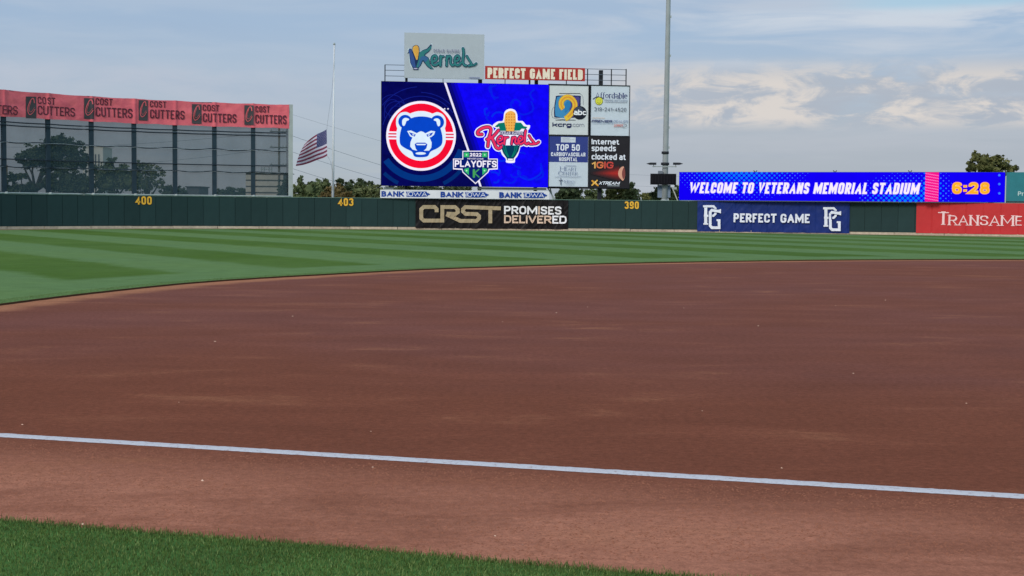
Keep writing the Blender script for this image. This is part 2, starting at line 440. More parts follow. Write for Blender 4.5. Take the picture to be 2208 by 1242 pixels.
# ------------------------------------------------------------------ a block alphabet drawn with strokes
r_ = True
def g(*st): return st
FONT = {
 'A': (.95, [[(0, 0), (.5, 1), (1, 0)], [(.17, .3), (.83, .3)]]),
 'B': (.8, [[(0, 0), (0, 1)], [(0, 1), (.9, 1, r_), (.9, .53, r_), (0, .53)], [(0, .53), (1, .53, r_), (1, 0, r_), (0, 0)]]),
 'C': (.82, [[(1, .7), (1, 1, r_), (0, 1, r_), (0, 0, r_), (1, 0, r_), (1, .3)]]),
 'D': (.82, [[(0, 0), (0, 1)], [(0, 1), (1, 1, r_), (1, 0, r_), (0, 0)]]),
 'E': (.7, [[(1, 1), (0, 1), (0, 0), (1, 0)], [(0, .51), (.9, .51)]]),
 'F': (.68, [[(1, 1), (0, 1), (0, 0)], [(0, .49), (.88, .49)]]),
 'G': (.85, [[(1, .71), (1, 1, r_), (0, 1, r_), (0, 0, r_), (1, 0, r_), (1, .46), (.55, .46)]]),
 'H': (.82, [[(0, 0), (0, 1)], [(1, 0), (1, 1)], [(0, .5), (1, .5)]]),
 'I': (0, [[(0, 0), (0, 1)]]),
 'K': (.85, [[(0, 0), (0, 1)], [(1, 1), (.08, .42)], [(.35, .58), (1, 0)]]),
 'L': (.66, [[(0, 1), (0, 0), (1, 0)]]),
 'M': (1.2, [[(0, 0), (0, 1)], [(.02, 1), (.5, .2), (.98, 1)], [(1, 1), (1, 0)]]),
 'N': (.85, [[(0, 0), (0, 1)], [(0, 1), (1, 0)], [(1, 0), (1, 1)]]),
 'O': (.85, 'O'), '0': (.78, 'O'),
 'P': (.78, [[(0, 0), (0, 1)], [(0, 1), (1, 1, r_), (1, .44, r_), (0, .44)]]),
 'R': (.82, [[(0, 0), (0, 1)], [(0, 1), (1, 1, r_), (1, .46, r_), (0, .46)], [(.5, .46), (1, 0)]]),
 'S': (.78, [[(1, .73), (1, 1, r_), (0, 1, r_), (0, .54, r_), (1, .47, r_), (1, 0, r_), (0, 0, r_), (0, .27)]]),
 'T': (.8, [[(0, 1), (1, 1)], [(.5, 1), (.5, 0)]]),
 'U': (.82, [[(0, 1), (0, 0, r_), (1, 0, r_), (1, 1)]]),
 'V': (.9, [[(0, 1), (.5, 0), (1, 1)]]),
 'W': (1.5, [[(0, 1), (.26, 0), (.5, .85), (.74, 0), (1, 1)]]),
 'X': (.85, [[(0, 1), (1, 0)], [(0, 0), (1, 1)]]),
 'Y': (.85, [[(0, 1), (.5, .45), (1, 1)], [(.5, .45), (.5, 0)]]),
 '1': (.45, [[(0, .74), (1, 1), (1, 0)]]),
 '2': (.78, [[(0, .72), (0, 1, r_), (1, 1, r_), (1, .55, r_), (0, 0), (1, 0)]]),
 '3': (.78, [[(0, .8), (0, 1, r_), (.96, 1, r_), (.96, .53, r_), (.45, .53)], [(.45, .53), (1, .53, r_), (1, 0, r_), (0, 0, r_), (0, .2)]]),
 '4': (.82, [[(.74, 0), (.74, 1), (0, .28), (1, .28)]]),
 '5': (.78, [[(.95, 1), (.06, 1), (0, .52), (1, .62, r_), (1, 0, r_), (0, 0, r_), (0, .22)]]),
 '6': (.78, [[(1, .84), (1, 1, r_), (0, 1, r_), (0, 0, r_), (1, 0, r_), (1, .58, r_), (0, .56)]]),
 '8': (.78, [[(.5, .53), (.06, .53, r_), (.06, 1, r_), (.94, 1, r_), (.94, .53, r_), (.5, .53)], [(.5, .53), (0, .53, r_), (0, 0, r_), (1, 0, r_), (1, .53, r_), (.5, .53)]]),
 '9': (.78, [[(0, .16), (0, 0, r_), (1, 0, r_), (1, 1, r_), (0, 1, r_), (0, .42, r_), (1, .44)]]),
 ':': (0, [[(0, .12), (0, .3)], [(0, .62), (0, .8)]]),
 '-': (.5, [[(0, .42), (1, .42)]]), '.': (0, [[(0, 0), (0, .06)]]), "'": (0, [[(0, .8), (0, 1)]]),
 'a': (.68, [[(.05, .7), (1, .7, r_), (1, 0)], [(1, .4), (0, .4, r_), (0, 0, r_), (1, 0)]]),
 'b': (.7, [[(0, 1), (0, 0)], [(0, 0), (1, 0, r_), (1, .7, r_), (0, .7)]]),
 'c': (.64, [[(1, .55), (1, .7, r_), (0, .7, r_), (0, 0, r_), (1, 0, r_), (1, .15)]]),
 'd': (.7, [[(1, 1), (1, 0)], [(1, 0), (0, 0, r_), (0, .7, r_), (1, .7)]]),
 'e': (.68, [[(0, .34), (1, .34), (1, .7, r_), (0, .7, r_), (0, 0, r_), (.95, 0)]]),
 'f': (.42, [[(.3, 0), (.3, 1, r_), (1, 1)], [(0, .66), (1, .66)]]),
 'g': (.7, [[(1, .7), (1, -.32, r_), (.05, -.32)], [(1, .7), (0, .7, r_), (0, 0, r_), (1, 0)]]),
 'h': (.68, [[(0, 0), (0, 1)], [(0, .7), (1, .7, r_), (1, 0)]]),
 'i': (0, [[(0, 0), (0, .7)], [(0, .92), (0, 1.02)]]),
 'k': (.68, [[(0, 0), (0, 1)], [(1, .7), (.08, .3)], [(.4, .42), (1, 0)]]),
 'l': (0, [[(0, 0), (0, 1)]]),
 'm': (1.1, [[(0, 0), (0, .7)], [(0, .7), (.5, .7, r_), (.5, 0)], [(.5, .7), (1, .7, r_), (1, 0)]]),
 'n': (.68, [[(0, 0), (0, .7)], [(0, .7), (1, .7, r_), (1, 0)]]),
 'o': (.7, [[(.5, .7), (0, .7, r_), (0, 0, r_), (1, 0, r_), (1, .7, r_), (.5, .7)]]),
 'p': (.7, [[(0, .7), (0, -.3)], [(0, .7), (1, .7, r_), (1, 0, r_), (0, 0)]]),
 'r': (.42, [[(0, 0), (0, .7)], [(0, .7), (1, .7)]]),
 's': (.6, [[(1, .6), (1, .7, r_), (0, .7, r_), (0, .36, r_), (1, .33, r_), (1, 0, r_), (0, 0, r_), (0, .1)]]),
 't': (.5, [[(.3, .95), (.3, 0, r_), (1, 0)], [(0, .7), (.95, .7)]]),
 'u': (.68, [[(0, .7), (0, 0, r_), (1, 0, r_)], [(1, .7), (1, 0)]]),
}
def rounded(pts, cut):
    out = []
    m = len(pts)
    for i, p in enumerate(pts):
        if len(p) < 3 or i in (0, m - 1): out.append((p[0], p[1])); continue
        a, b = pts[i - 1], pts[i + 1]
        la = math.hypot(a[0] - p[0], a[1] - p[1]); lb = math.hypot(b[0] - p[0], b[1] - p[1])
        ca = min(cut, la * .5 if len(a) > 2 else la * .9); cb = min(cut, lb * .5 if len(b) > 2 else lb * .9)
        s0 = (p[0] + (a[0] - p[0]) * ca / la, p[1] + (a[1] - p[1]) * ca / la)
        s1 = (p[0] + (b[0] - p[0]) * cb / lb, p[1] + (b[1] - p[1]) * cb / lb)
        for k in range(6):
            t = k / 5; out.append(((1 - t) ** 2 * s0[0] + 2 * t * (1 - t) * p[0] + t * t * s1[0], (1 - t) ** 2 * s0[1] + 2 * t * (1 - t) * p[1] + t * t * s1[1]))
    return out
def text(art, string, x0, y0, x1, y1, mat, weight=.18, gap=.12, italic=0, grow=0.0, name='lettering', serif=False, cut=.42, mats=None, uvbox=None):
    """block letters fitted to the photo-pixel box; weight, gap and grow are fractions of the cap height"""
    u0, v0, u1, v1 = uvbox or art.box(x0, y0, x1, y1)
    H = v1 - v0; W = u1 - u0 - abs(italic) * H
    w = weight * H; gp = gap * H
    tot = sum(FONT[c][0] for c in string if c != ' ' and FONT[c][0] > 0)
    fix = sum(w for c in string if c != ' ' and FONT[c][0] == 0) + gp * (len(string) - 1) + .28 * H * string.count(' ') * .8
    k = (W - fix) / max(tot, .01)
    x = u0; gr = grow * H
    pxh = abs(art.tf(x0, y1)[1] - art.tf(x0, y0)[1]); per = pxh >= 12.5 and name in ('lettering', 'digit', 'clock_digit') and len(string) < 40
    if name == 'lettering': name = 'letter' if per else 'small_print'
    if name == 'caption': name = 'small_print'
    uid0 = art.uid
    for ci, ch in enumerate(string):
        if per: Art.count += 1; art.uid = 'L%d' % Art.count
        if ch == ' ': x += .28 * H * .8 + gp; continue
        gwid, st = FONT[ch]
        gw = gwid * k if gwid > 0 else w
        mt = mats[ci] if mats else mat
        if st == 'O': st = [[(.5, 1), (1, 1, r_), (1, 0, r_), (0, 0, r_), (0, 1, r_), (.5, 1)]]
        for pl in st:
            sx = max(gw - w, 0.0); sy = H - w
            real = [((p[0] * sx,) + (p[1] * sy,) + tuple(p[2:])) for p in pl]
            real = rounded(real, cut * min(max(sx, .01), sy) * 1.15)
            q = [(x + w / 2 + a + italic * (b + w / 2), v0 + w / 2 + b) for a, b in real]
            low = any(p[1] < 0 for p in pl)
            # square ends reach the edge of the cap box
            ws = None
            if serif:
                ws = []
                for i in range(len(q)):
                    a = q[max(0, i - 1)]; b = q[min(len(q) - 1, i + 1)]
                    ang = abs(math.atan2(b[1] - a[1], b[0] - a[0])) % pi
                    ws.append(w * (.42 + .58 * abs(sin(ang)) ** .8) * (.55 if (.2 < ang < 1.4) else 1))
            def atedge(p, nb):
                vert = abs(p[1] - nb[1]) > abs(p[0] - nb[0]) * .5
                return p[1] in (0, 1, .7) if vert else p[0] in (0, 1)
            caps = []
            for e_, nb in ((pl[0], pl[1]), (pl[-1], pl[-2])):
                c_ = w / 2 if atedge(e_, nb) else 0.0
                if serif and abs(e_[1] - nb[1]) < .02: c_ = 0.0
                caps.append(c_ * .98 + gr)
            art.uvstroke(q, w + 2 * gr, mt, name, closed=False, clip=None if low else (v0 - gr, v1 + gr),
                         widths=[a + 2 * gr for a in ws] if ws else None, cap=caps)
            if serif:
                for e, p in ((q[0], pl[0]), (q[-1], pl[-1])):
                    if p[1] in (0, 1, .7) and len(pl) <= 3:
                        yy = v0 + w * .14 if p[1] == 0 else (v1 - w * .14 if p[1] == 1 else e[1] + w * .3)
                        if ch in 'TEFLtf' and abs(pl[0][1] - pl[-1][1]) < .02: continue
                        art.uvstroke([(e[0] - w * .95, yy), (e[0] + w * .95, yy)], w * .3, mt, name)
        x += gw + gp
    art.uid = uid0

# =================================================================== GROUND
ARCC, ARCR = (22.0, 29.5), 30.0
def grass_mat(name, stripes):
    m, t, bs = mat_nodes(name)
    kl = .76
    la, da = lin(89, 117, 76, 1 / kl), lin(67, 95, 38, 1 / kl)
    tcn = t.nodes.new('ShaderNodeTexCoord'); sp = t.nodes.new('ShaderNodeSeparateXYZ'); t.links.new(tcn.outputs['Object'], sp.inputs[0])
    x, y = sp.outputs[0], sp.outputs[1]
    big = tnoise(t, .12, 5, .6); mid = tnoise(t, 1.3, 5, .65); fine = tnoise(t, 26, 5, .75)
    if stripes:
        wob = tmath(t, 'MULTIPLY', tmath(t, 'SUBTRACT', tnoise(t, .35, 4), .5), 1.1)
        sc = tmath(t, 'ADD', tmath(t, 'ADD', tmath(t, 'MULTIPLY', x, .842), tmath(t, 'MULTIPLY', y, .54)), wob)
        ph = tmath(t, 'SINE', tmath(t, 'MULTIPLY', tmath(t, 'SUBTRACT', sc, 12.4 - 2.05), 2 * pi / 8.2))
        st = trange(t, tmath(t, 'ADD', ph, tmath(t, 'MULTIPLY', tmath(t, 'SUBTRACT', tnoise(t, 2.5, 5, .7), .5), .8)), -.35, .35)
        at = t.nodes.new('ShaderNodeAttribute'); at.attribute_name = 'ring'
        rad = tmath(t, 'ADD', at.outputs['Fac'], tmath(t, 'MULTIPLY', wob, .5))
        st = tmath(t, 'MULTIPLY', st, trange(t, rad, 2.7, 3.6))
        st = tmath(t, 'MULTIPLY', st, trange(t, tnoise(t, .07, 4, .6), .35, .65, .82, 1.0))
        col = tmix(t, st, la, da)
    else:
        col = tmix(t, trange(t, mid, .3, .7), lin(60, 92, 48, 1 / kl), lin(70, 108, 56, 1 / kl))
    col = tmix(t, trange(t, big, .35, .7, 0, .3), col, lin(98, 124, 66, 1 / kl))
    f = tmath(t, 'MULTIPLY', tmath(t, 'MULTIPLY', trange(t, mid, .25, .75, .86, 1.1, False), trange(t, tnoise(t, 4, 5, .7, vscale=(.4, 1.5, 1)), .3, .7, .9, 1.1, False)), trange(t, fine, .25, .75, .64, 1.34, False))
    vm = t.nodes.new('ShaderNodeVectorMath'); vm.operation = 'SCALE'; t.links.new(col, vm.inputs[0]); t.links.new(f, vm.inputs[3])
    t.links.new(vm.outputs[0], bs.inputs['Base Color']); bs.inputs['Roughness'].default_value = .95
    bs.inputs['Specular IOR Level'].default_value = .03
    bn = t.nodes.new('ShaderNodeBump'); bn.inputs['Strength'].default_value = .35; bn.inputs['Distance'].default_value = .03
    t.links.new(fine, bn.inputs['Height']); t.links.new(bn.outputs[0], bs.inputs['Normal'])
    return m
def dirt_mat():
    m, t, bs = mat_nodes('infield_clay')
    kl = .76
    tcn = t.nodes.new('ShaderNodeTexCoord'); sp = t.nodes.new('ShaderNodeSeparateXYZ'); t.links.new(tcn.outputs['Object'], sp.inputs[0])
    x, y = sp.outputs[0], sp.outputs[1]
    # distance beyond the foul line, with the line's slope
    dl = tmath(t, 'ADD', tmath(t, 'MULTIPLY', tmath(t, 'SUBTRACT', y, 11.4), .96), tmath(t, 'MULTIPLY', x, .28))
    big = tnoise(t, .16, 6, .6, vscale=(.7, 1, 1), dist=.6); mid = tnoise(t, .9, 6, .62, vscale=(.45, 1, 1), dist=.5)
    drag = tnoise(t, 1.0, 5, .6, vscale=(.5, 1.7, 1), dist=.5); scuff = tnoise(t, .33, 5, .6, dist=.8)
    fine = tnoise(t, 14, 6, .85); grit = tnoise(t, 60, 3, .8)
    base = lin(114, 68, 53, 1 / kl)
    damp = lin(112, 71, 64, 1 / kl); dry = lin(161, 108, 89, 1 / kl); tan = lin(142, 95, 72, 1 / kl)
    wob = tmath(t, 'MULTIPLY', tmath(t, 'SUBTRACT', big, .5), 6.0)
    wob2 = tmath(t, 'MULTIPLY', tmath(t, 'SUBTRACT', mid, .5), 2.4)
    # watered middle of the infield
    f = tmath(t, 'MULTIPLY', trange(t, tmath(t, 'ADD', dl, wob), 2.0, 11.0), trange(t, big, .3, .7, .35, 1.0))
    col = tmix(t, f, base, damp)
    # dry, scuffed margin beside the turf in foul ground
    g1 = trange(t, tmath(t, 'ADD', dl, tmath(t, 'MULTIPLY', wob2, .9)), .25, -2.1)
    g1 = tmath(t, 'MULTIPLY', g1, trange(t, tmath(t, 'ADD', tmath(t, 'MULTIPLY', mid, .6), tmath(t, 'MULTIPLY', drag, .4)), .36, .6, .45, 1.0))
    col = tmix(t, g1, col, dry)
    # pale scuffs and rake marks
    sc = tmath(t, 'MULTIPLY', trange(t, mid, .52, .72), trange(t, scuff, .42, .62))
    col = tmix(t, tmath(t, 'MULTIPLY', sc, .55), col, tan)
    col = tmix(t, tmath(t, 'MULTIPLY', trange(t, drag, .55, .75), .14), col, lin(86, 54, 44, 1 / kl))
    at = t.nodes.new('ShaderNodeAttribute'); at.attribute_name = 'rim'
    rim = trange(t, tmath(t, 'ADD', at.outputs['Fac'], tmath(t, 'MULTIPLY', wob2, .16)), .62, .95)
    col = tmix(t, tmath(t, 'MULTIPLY', rim, .85), col, lin(158, 108, 82, 1 / kl))
    vf = tmath(t, 'MULTIPLY', tmath(t, 'MULTIPLY', trange(t, fine, .3, .7, .66, 1.36, False), trange(t, grit, .25, .75, .75, 1.25, False)), trange(t, mid, .25, .75, .86, 1.14, False))
    vm = t.nodes.new('ShaderNodeVectorMath'); vm.operation = 'SCALE'; t.links.new(col, vm.inputs[0]); t.links.new(vf, vm.inputs[3])
    t.links.new(vm.outputs[0], bs.inputs['Base Color']); bs.inputs['Roughness'].default_value = .92
    bs.inputs['Specular IOR Level'].default_value = .03
    bn = t.nodes.new('ShaderNodeBump'); bn.inputs['Strength'].default_value = .7; bn.inputs['Distance'].default_value = .02
    t.links.new(tmath(t, 'ADD', fine, tmath(t, 'MULTIPLY', grit, .4)), bn.inputs['Height']); t.links.new(bn.outputs[0], bs.inputs['Normal'])
    return m
M_TURF = grass_mat('outfield_turf', True)
M_TURF2 = grass_mat('foul_turf', False)
M_DIRT = dirt_mat()
M_GROUND = paint('rough_ground', 84, 96, 66, .95, .3, scale=.2)
M_TRACK = paint('track_grit', 124, 104, 84, .95, .2, scale=1.5, bump=.3)

R = 2600
kind(mesh_obj('ground', [(-R, -R, -.06), (R, -R, -.06), (R, R, -.06), (-R, R, -.06)], [(0, 1, 2, 3)], M_GROUND), 'structure')

arcpx = [(0, 659), (100, 646), (200, 634), (400, 613), (560, 601.5), (700, 593.6), (900, 583), (1104, 575.5), (1300, 570), (1500, 566), (1750, 562.5), (2000, 561), (2208, 561)]
arc = [tuple(G(*p))[:2] for p in arcpx]
arc = [(-10.8, 8.0), (-11.2, 15), (-10.9, 22)] + arc + [(28, 60.2), (40, 57), (52, 48), (60, 36)]
arc = catmull(arc, 8)
arc = [(x + .035 * noise.noise((x * 2.3, y * 2.3, 0)), y + .05 * noise.noise((x * 2.1, y * 2.1, 5))) for x, y in arc]
GT = .04
def track_edge(back): return [(Vector(WALL.pt(WS[-1] * i / 90, 0, back)).x, Vector(WALL.pt(WS[-1] * i / 90, 0, back)).y) for i in range(91)]
far = track_edge(4.3)
def offset_line(line, o):
    out = []
    for i in range(len(line)):
        a = Vector(line[max(0, i - 2)]); b = Vector(line[min(len(line) - 1, i + 2)]); d = (b - a).normalized(); n_ = Vector((-d.y, d.x))
        if n_.dot(Vector(ARCC) - Vector(line[i])) > 0: n_ = -n_
        out.append((line[i][0] + n_.x * o, line[i][1] + n_.y * o))
    return out
GO = [0, .8, 1.8, 2.8, 3.8, 6.0]
gl = [arc] + [offset_line(arc, o) for o in GO[1:]]
na = len(arc); v, fs, ringv = [], [], []
for ln4, rv in zip(gl, GO):
    for p in ln4: v.append((p[0], p[1], GT)); ringv.append(rv)
for k in range(len(GO) - 1):
    for i in range(na - 1): a0 = k * na + i; fs.append((a0, a0 + na, a0 + na + 1, a0 + 1))
outer = gl[-1] + [far[-1]] + list(reversed(far))[1:] + [(-60, 8)]
n0 = len(v) - na
v += [(a, b, GT) for a, b in outer[na:]]; ringv += [20.0] * (len(outer) - na)
fs += [tuple(n0 + q for q in t) for t in tessellate_polygon([[Vector((a, b, 0)) for a, b in outer]])]
nt_ = len(fs); n1 = len(v)
v += [(a, b, -.02) for a, b in arc]; ringv += [0] * na
fs += [(i, i + 1, n1 + i + 1, n1 + i) for i in range(na - 1)]
M_SOIL = paint('cut_soil', 74, 50, 36, .95, .3, k=.76, scale=6)
gob = mesh_obj('outfield_grass', v, fs, None, mats=[M_TURF, M_SOIL], fm=[0] * nt_ + [1] * (na - 1)); kind(gob, 'structure')
at_ = gob.data.attributes.new('ring', 'FLOAT', 'POINT'); at_.data.foreach_set('value', ringv)
# warning track: a strip from 5 m in front of the wall to just behind it
tv, tf = [], []
for i in range(91):
    u = WS[-1] * i / 90
    tv += [WALL.pt(u, 0.0, 5.2), WALL.pt(u, 0.0, -1.2)]
    if i: k = 2 * i; tf.append((k - 2, k, k + 1, k - 1))
kind(mesh_obj('warning_track', tv, tf, M_TRACK), 'structure')
# foul-ground turf edge and foul line
ea, eb = G(0, 1129), G(1370, 1243)
ed = (eb - ea).normalized(); en = Vector((-ed.y, ed.x, 0))          # en points out onto the dirt
def edge_pt(s_, o=0.0): p = ea + ed * s_ + en * o; return p
EDG = []
for i in range(241):
    s_ = -14 + i * .12
    EDG.append(edge_pt(s_, .03 * noise.noise((s_ * 3, 1, 0)) + .07 * noise.noise((s_ * .7, 2, 0))))
nv = [(p.x, p.y, .02) for p in EDG] + [(p.x - en.x * 9, p.y - en.y * 9, .02) for p in EDG] + [(p.x, p.y, -.02) for p in EDG]
m_ = len(EDG)
nf = [(i, m_ + i, m_ + i + 1, i + 1) for i in range(m_ - 1)] + [(i, i + 1, 2 * m_ + i + 1, 2 * m_ + i) for i in range(m_ - 1)]
kind(mesh_obj('foul_territory_grass', nv, nf, M_TURF2), 'structure')
def offset_line(line, o):
    out = []
    for i in range(len(line)):
        a = Vector(line[max(0, i - 2)]); b = Vector(line[min(len(line) - 1, i + 2)]); d = (b - a).normalized(); n_ = Vector((-d.y, d.x))
        if n_.dot(Vector(ARCC) - Vector(line[i])) > 0: n_ = -n_
        out.append((line[i][0] + n_.x * o, line[i][1] + n_.y * o))
    return out
OFFS = [.5, 0, -.5, -1.2, -2.2, -3.4]; RIM = [1, 1, .9, .6, .3, 0]
lines = [offset_line(arc, o) for o in OFFS]
dvv, dff, rimv = [], [], []
for ln4, rv in zip(lines, RIM):
    for p in ln4: dvv.append((p[0], p[1], 0.0)); rimv.append(rv)
na = len(arc)
for k in range(len(OFFS) - 1):
    for i in range(na - 1): a0 = k * na + i; dff.append((a0, a0 + 1, a0 + na + 1, a0 + na))
e0, e1 = edge_pt(-14, -.6), edge_pt(15, -.6)
inner = lines[-1] + [(56, 10), (e1.x, e1.y), (e0.x, e0.y)]
n0 = len(dvv) - na; dvv += [(a, b, 0.0) for a, b in inner[na:]]; rimv += [0, 0, 0]
tri = tessellate_polygon([[Vector((a, b, 0)) for a, b in inner]])
dff += [tuple(n0 + i for i in t) for t in tri]
dob = mesh_obj('infield_dirt', dvv, dff, M_DIRT); kind(dob, 'structure')
at_ = dob.data.attributes.new('rim', 'FLOAT', 'POINT'); at_.data.foreach_set('value', rimv)

# chalk foul line: a low ragged ridge
def chalk_mat():
    m, t, bs = mat_nodes('chalk')
    f = trange(t, tnoise(t, 22, 6, .75), .26, .5, 0, 1)
    t.links.new(tmix(t, f, lin(150, 128, 134, 1.15), lin(196, 197, 208, 1.15)), bs.inputs['Base Color']); bs.inputs['Roughness'].default_value = 1
    bn = t.nodes.new('ShaderNodeBump'); bn.inputs['Strength'].default_value = .6; bn.inputs['Distance'].default_value = .02
    t.links.new(tnoise(t, 30, 4, .8), bn.inputs['Height']); t.links.new(bn.outputs[0], bs.inputs['Normal'])
    return m
la_, lb_ = G(0, 938.5), G(2208, 1071)
ld = (lb_ - la_).normalized(); ln_ = Vector((-ld.y, ld.x, 0))
cv, cf = [], []
K = 900; rows = (-1.0, -.72, 0, .72, 1.0); hz = (.002, .007, .009, .007, .002)
for i in range(K + 1):
    s_ = -9 + i * (28 / K)
    for r, h in zip(rows, hz):
        w = .088 + .008 * noise.noise((s_ * 4, 0, 3)) + .012 * noise.noise((s_ * 22, r * 9, 3))
        p = la_ + ld * s_ + ln_ * (r * w)
        cv.append((p.x, p.y, h + (.003 * noise.noise((s_ * 18, r * 6, 9)) if h > .005 else 0)))
    if i:
        for j in range(4): a = (i - 1) * 5 + j; cf.append((a, a + 5, a + 6, a + 1))
line = kind(mesh_obj('foul_line', cv, cf, chalk_mat(), smooth=True), 'structure')
line['label'] = 'white chalk foul line crossing the brown infield dirt'

# individual grass blades on the near turf
def blade_mat(name, a, b, c3):
    m, t, bs = mat_nodes(name)
    at = t.nodes.new('ShaderNodeAttribute'); at.attribute_name = 'tint'
    cr_ = t.nodes.new('ShaderNodeValToRGB'); t.links.new(at.outputs['Fac'], cr_.inputs[0])
    cr_.color_ramp.elements[0].color = a; cr_.color_ramp.elements[1].color = c3
    e = cr_.color_ramp.elements.new(.6); e.color = b
    pn = trange(t, tnoise(t, .9, 4, .6), .3, .7, .82, 1.15, False)
    vm = t.nodes.new('ShaderNodeVectorMath'); vm.operation = 'SCALE'; t.links.new(cr_.outputs[0], vm.inputs[0]); t.links.new(pn, vm.inputs[3])
    t.links.new(vm.outputs[0], bs.inputs['Base Color']); bs.inputs['Roughness'].default_value = .6
    bs.inputs['Specular IOR Level'].default_value = .2
    return m
def blades(name, base, h0, h1, w, tint, mat, lean=.6):
    n = len(base)
    ang = rng.uniform(0, 2 * pi, n); hh = rng.uniform(h0, h1, n); la2 = rng.uniform(0, 2 * pi, n); le = rng.uniform(.1, lean, n) * hh
    side = np.c_[np.cos(ang), np.sin(ang), np.zeros(n)] * w / 2
    ln2 = np.c_[np.cos(la2) * le, np.sin(la2) * le, np.zeros(n)]
    mid = base + ln2 * .35 + np.c_[np.zeros(n), np.zeros(n), hh * .6]; tip = base + ln2 + np.c_[np.zeros(n), np.zeros(n), hh]
    V = np.stack([base - side, base + side, mid + side * .8, mid - side * .8, tip], 1).reshape(-1, 3)
    me = bpy.data.meshes.new(name)
    me.vertices.add(len(V)); me.vertices.foreach_set('co', V.ravel())
    idx = (np.arange(n) * 5)[:, None]
    loops = np.concatenate([idx + np.array([[0, 1, 2, 3]]), idx + np.array([[3, 2, 4]])], 1).ravel()
    me.loops.add(len(loops)); me.loops.foreach_set('vertex_index', loops)
    st = np.stack([np.arange(n) * 7, np.arange(n) * 7 + 4], 1).ravel()
    me.polygons.add(2 * n); me.polygons.foreach_set('loop_start', st)
    me.polygons.foreach_set('loop_total', np.tile([4, 3], n))
    me.update(calc_edges=True)
    a = me.attributes.new('tint', 'FLOAT', 'POINT'); a.data.foreach_set('value', np.repeat(tint, 5))
    me.materials.append(mat)
    o = bpy.data.objects.new(name, me); C.objects.link(o); kind(o, 'stuff'); return o
nb = 300000
s_ = rng.uniform(-3.0, 8.5, nb); o_ = -rng.uniform(0, 1, nb) ** 1.25 * 3.6
o_[:9000] = rng.normal(.015, .045, 9000)
bx_ = ea.x + ed.x * s_ + en.x * o_; by_ = ea.y + ed.y * s_ + en.y * o_
ew = np.array([.03 * noise.noise((a * 3, 1, 0)) + .07 * noise.noise((a * .7, 2, 0)) for a in s_[::10]]).repeat(10)[:nb]
bx_ += en.x * ew; by_ += en.y * ew
base_ = np.c_[bx_, by_, np.full(nb, .012)]
M_BLADE = blade_mat('grass_blade', lin(44, 60, 24, 1.5), lin(78, 98, 46, 1.5), lin(120, 138, 84, 1.4))
blades('grass_blades', base_, .014, .032, .0042, np.clip(rng.normal(.5, .25, nb), 0, 1), M_BLADE)
# short blades along the cut edge of the outfield turf
ap = np.array(arc); seg = np.hypot(*(ap[1:] - ap[:-1]).T); cum = np.r_[0, np.cumsum(seg)]
ne = 60000; t_ = rng.uniform(10, 75, ne)
ex = np.interp(t_, cum, ap[:, 0]); ey = np.interp(t_, cum, ap[:, 1])
rr = np.c_[ex - ARCC[0], ey - ARCC[1]]; rr /= np.linalg.norm(rr, axis=1)[:, None]
off_ = rng.uniform(.0, .6, ne)[:, None]
eb_ = np.c_[np.c_[ex, ey] + rr * off_, np.full(ne, GT - .004)]
blades('turf_edge_blades', eb_, .004, .013, .012, np.clip(rng.normal(.55, .2, ne), 0, 1), M_BLADE, 1.0)

# crumbs of clay and pale grit scattered on the near dirt
def crumbs(name, n, lo, hi, mat, seed, x0, x1, y0, y1, bias=1.0):
    rs = random.Random(seed); mb = MB()
    for i in range(n):
        t = rs.random() ** bias; y = y0 + (y1 - y0) * t; x = rs.uniform(x0, x1) * (y / 11)
        p = Vector((x, y, 0))
        if seed == 3 and (p - la_).dot(ln_) > -.25: continue
        if (p - ea).dot(en) < .05: continue
        r = rs.uniform(lo, hi); n0 = len(mb.v)
        a0 = rs.uniform(0, 6)
        for k in range(5):
            a = a0 + k * 2 * pi / 5; q = r * rs.uniform(.6, 1.3); mb.v.append((x + q * cos(a) * 1.3, y + q * sin(a), 0.0))
        mb.v.append((x + rs.uniform(-.3, .3) * r, y, r * rs.uniform(.5, .9)))
        for k in range(5): mb.f.append((n0 + k, n0 + (k + 1) % 5, n0 + 5))
    return kind(mb.build(name, mat), 'stuff')
crumbs('clay_crumbs', 26000, .003, .009, paint('clay_crumb', 134, 88, 70, .95, .25, k=.76, scale=9), 3, -6.5, 6.5, 8.2, 12.2, 1.0)
crumbs('pale_grit', 34, .006, .014, paint('pale_grit', 205, 175, 155, .9, .1), 4, -6, 6, 8.5, 34, 1.4)

# =================================================================== OUTFIELD WALL
ZT, ZB = 2.62, .22
M_PANEL = paint('green_padding', 34, 55, 55, .6, .10, scale=1.2, objvar=.10)
M_CAP = paint('wall_cap', 96, 122, 112, .6, .2, scale=2)
M_FOOT = paint('old_concrete', 170, 158, 140, .9, .25, scale=3, objvar=.1)
wall = thing('outfield_wall', WALL.pt(WS[-1] / 2, 0, -.1), 'long dark green padded outfield wall standing on a pale concrete footing', 'wall')
W0 = Vector(wall['_w'])
def local_on_wall(ob, u, z, off, surf=WALL):
    p = Vector(surf.pt(u, z, off)); _, d, nn = surf.base(u)
    ob.location = p - W0; ob.rotation_euler = (0, 0, math.atan2(d.y, d.x)); ob.parent = wall; return ob
PWID = 1.325
def panel_mesh(w, h):
    bm = bmesh.new(); bmesh.ops.create_cube(bm, size=1)
    for vv in bm.verts: vv.co.x *= w; vv.co.y *= .13; vv.co.z *= h
    bmesh.ops.bevel(bm, geom=[e for e in bm.edges], offset=.018, segments=2, affect='EDGES')
    me = bpy.data.meshes.new('panel'); bm.to_mesh(me); bm.free(); return me
pm = panel_mesh(PWID - .012, ZT - ZB); pm.materials.append(M_PANEL)
u_first = WALL.map(36 / 1.0, 450)[0] - PWID * 12
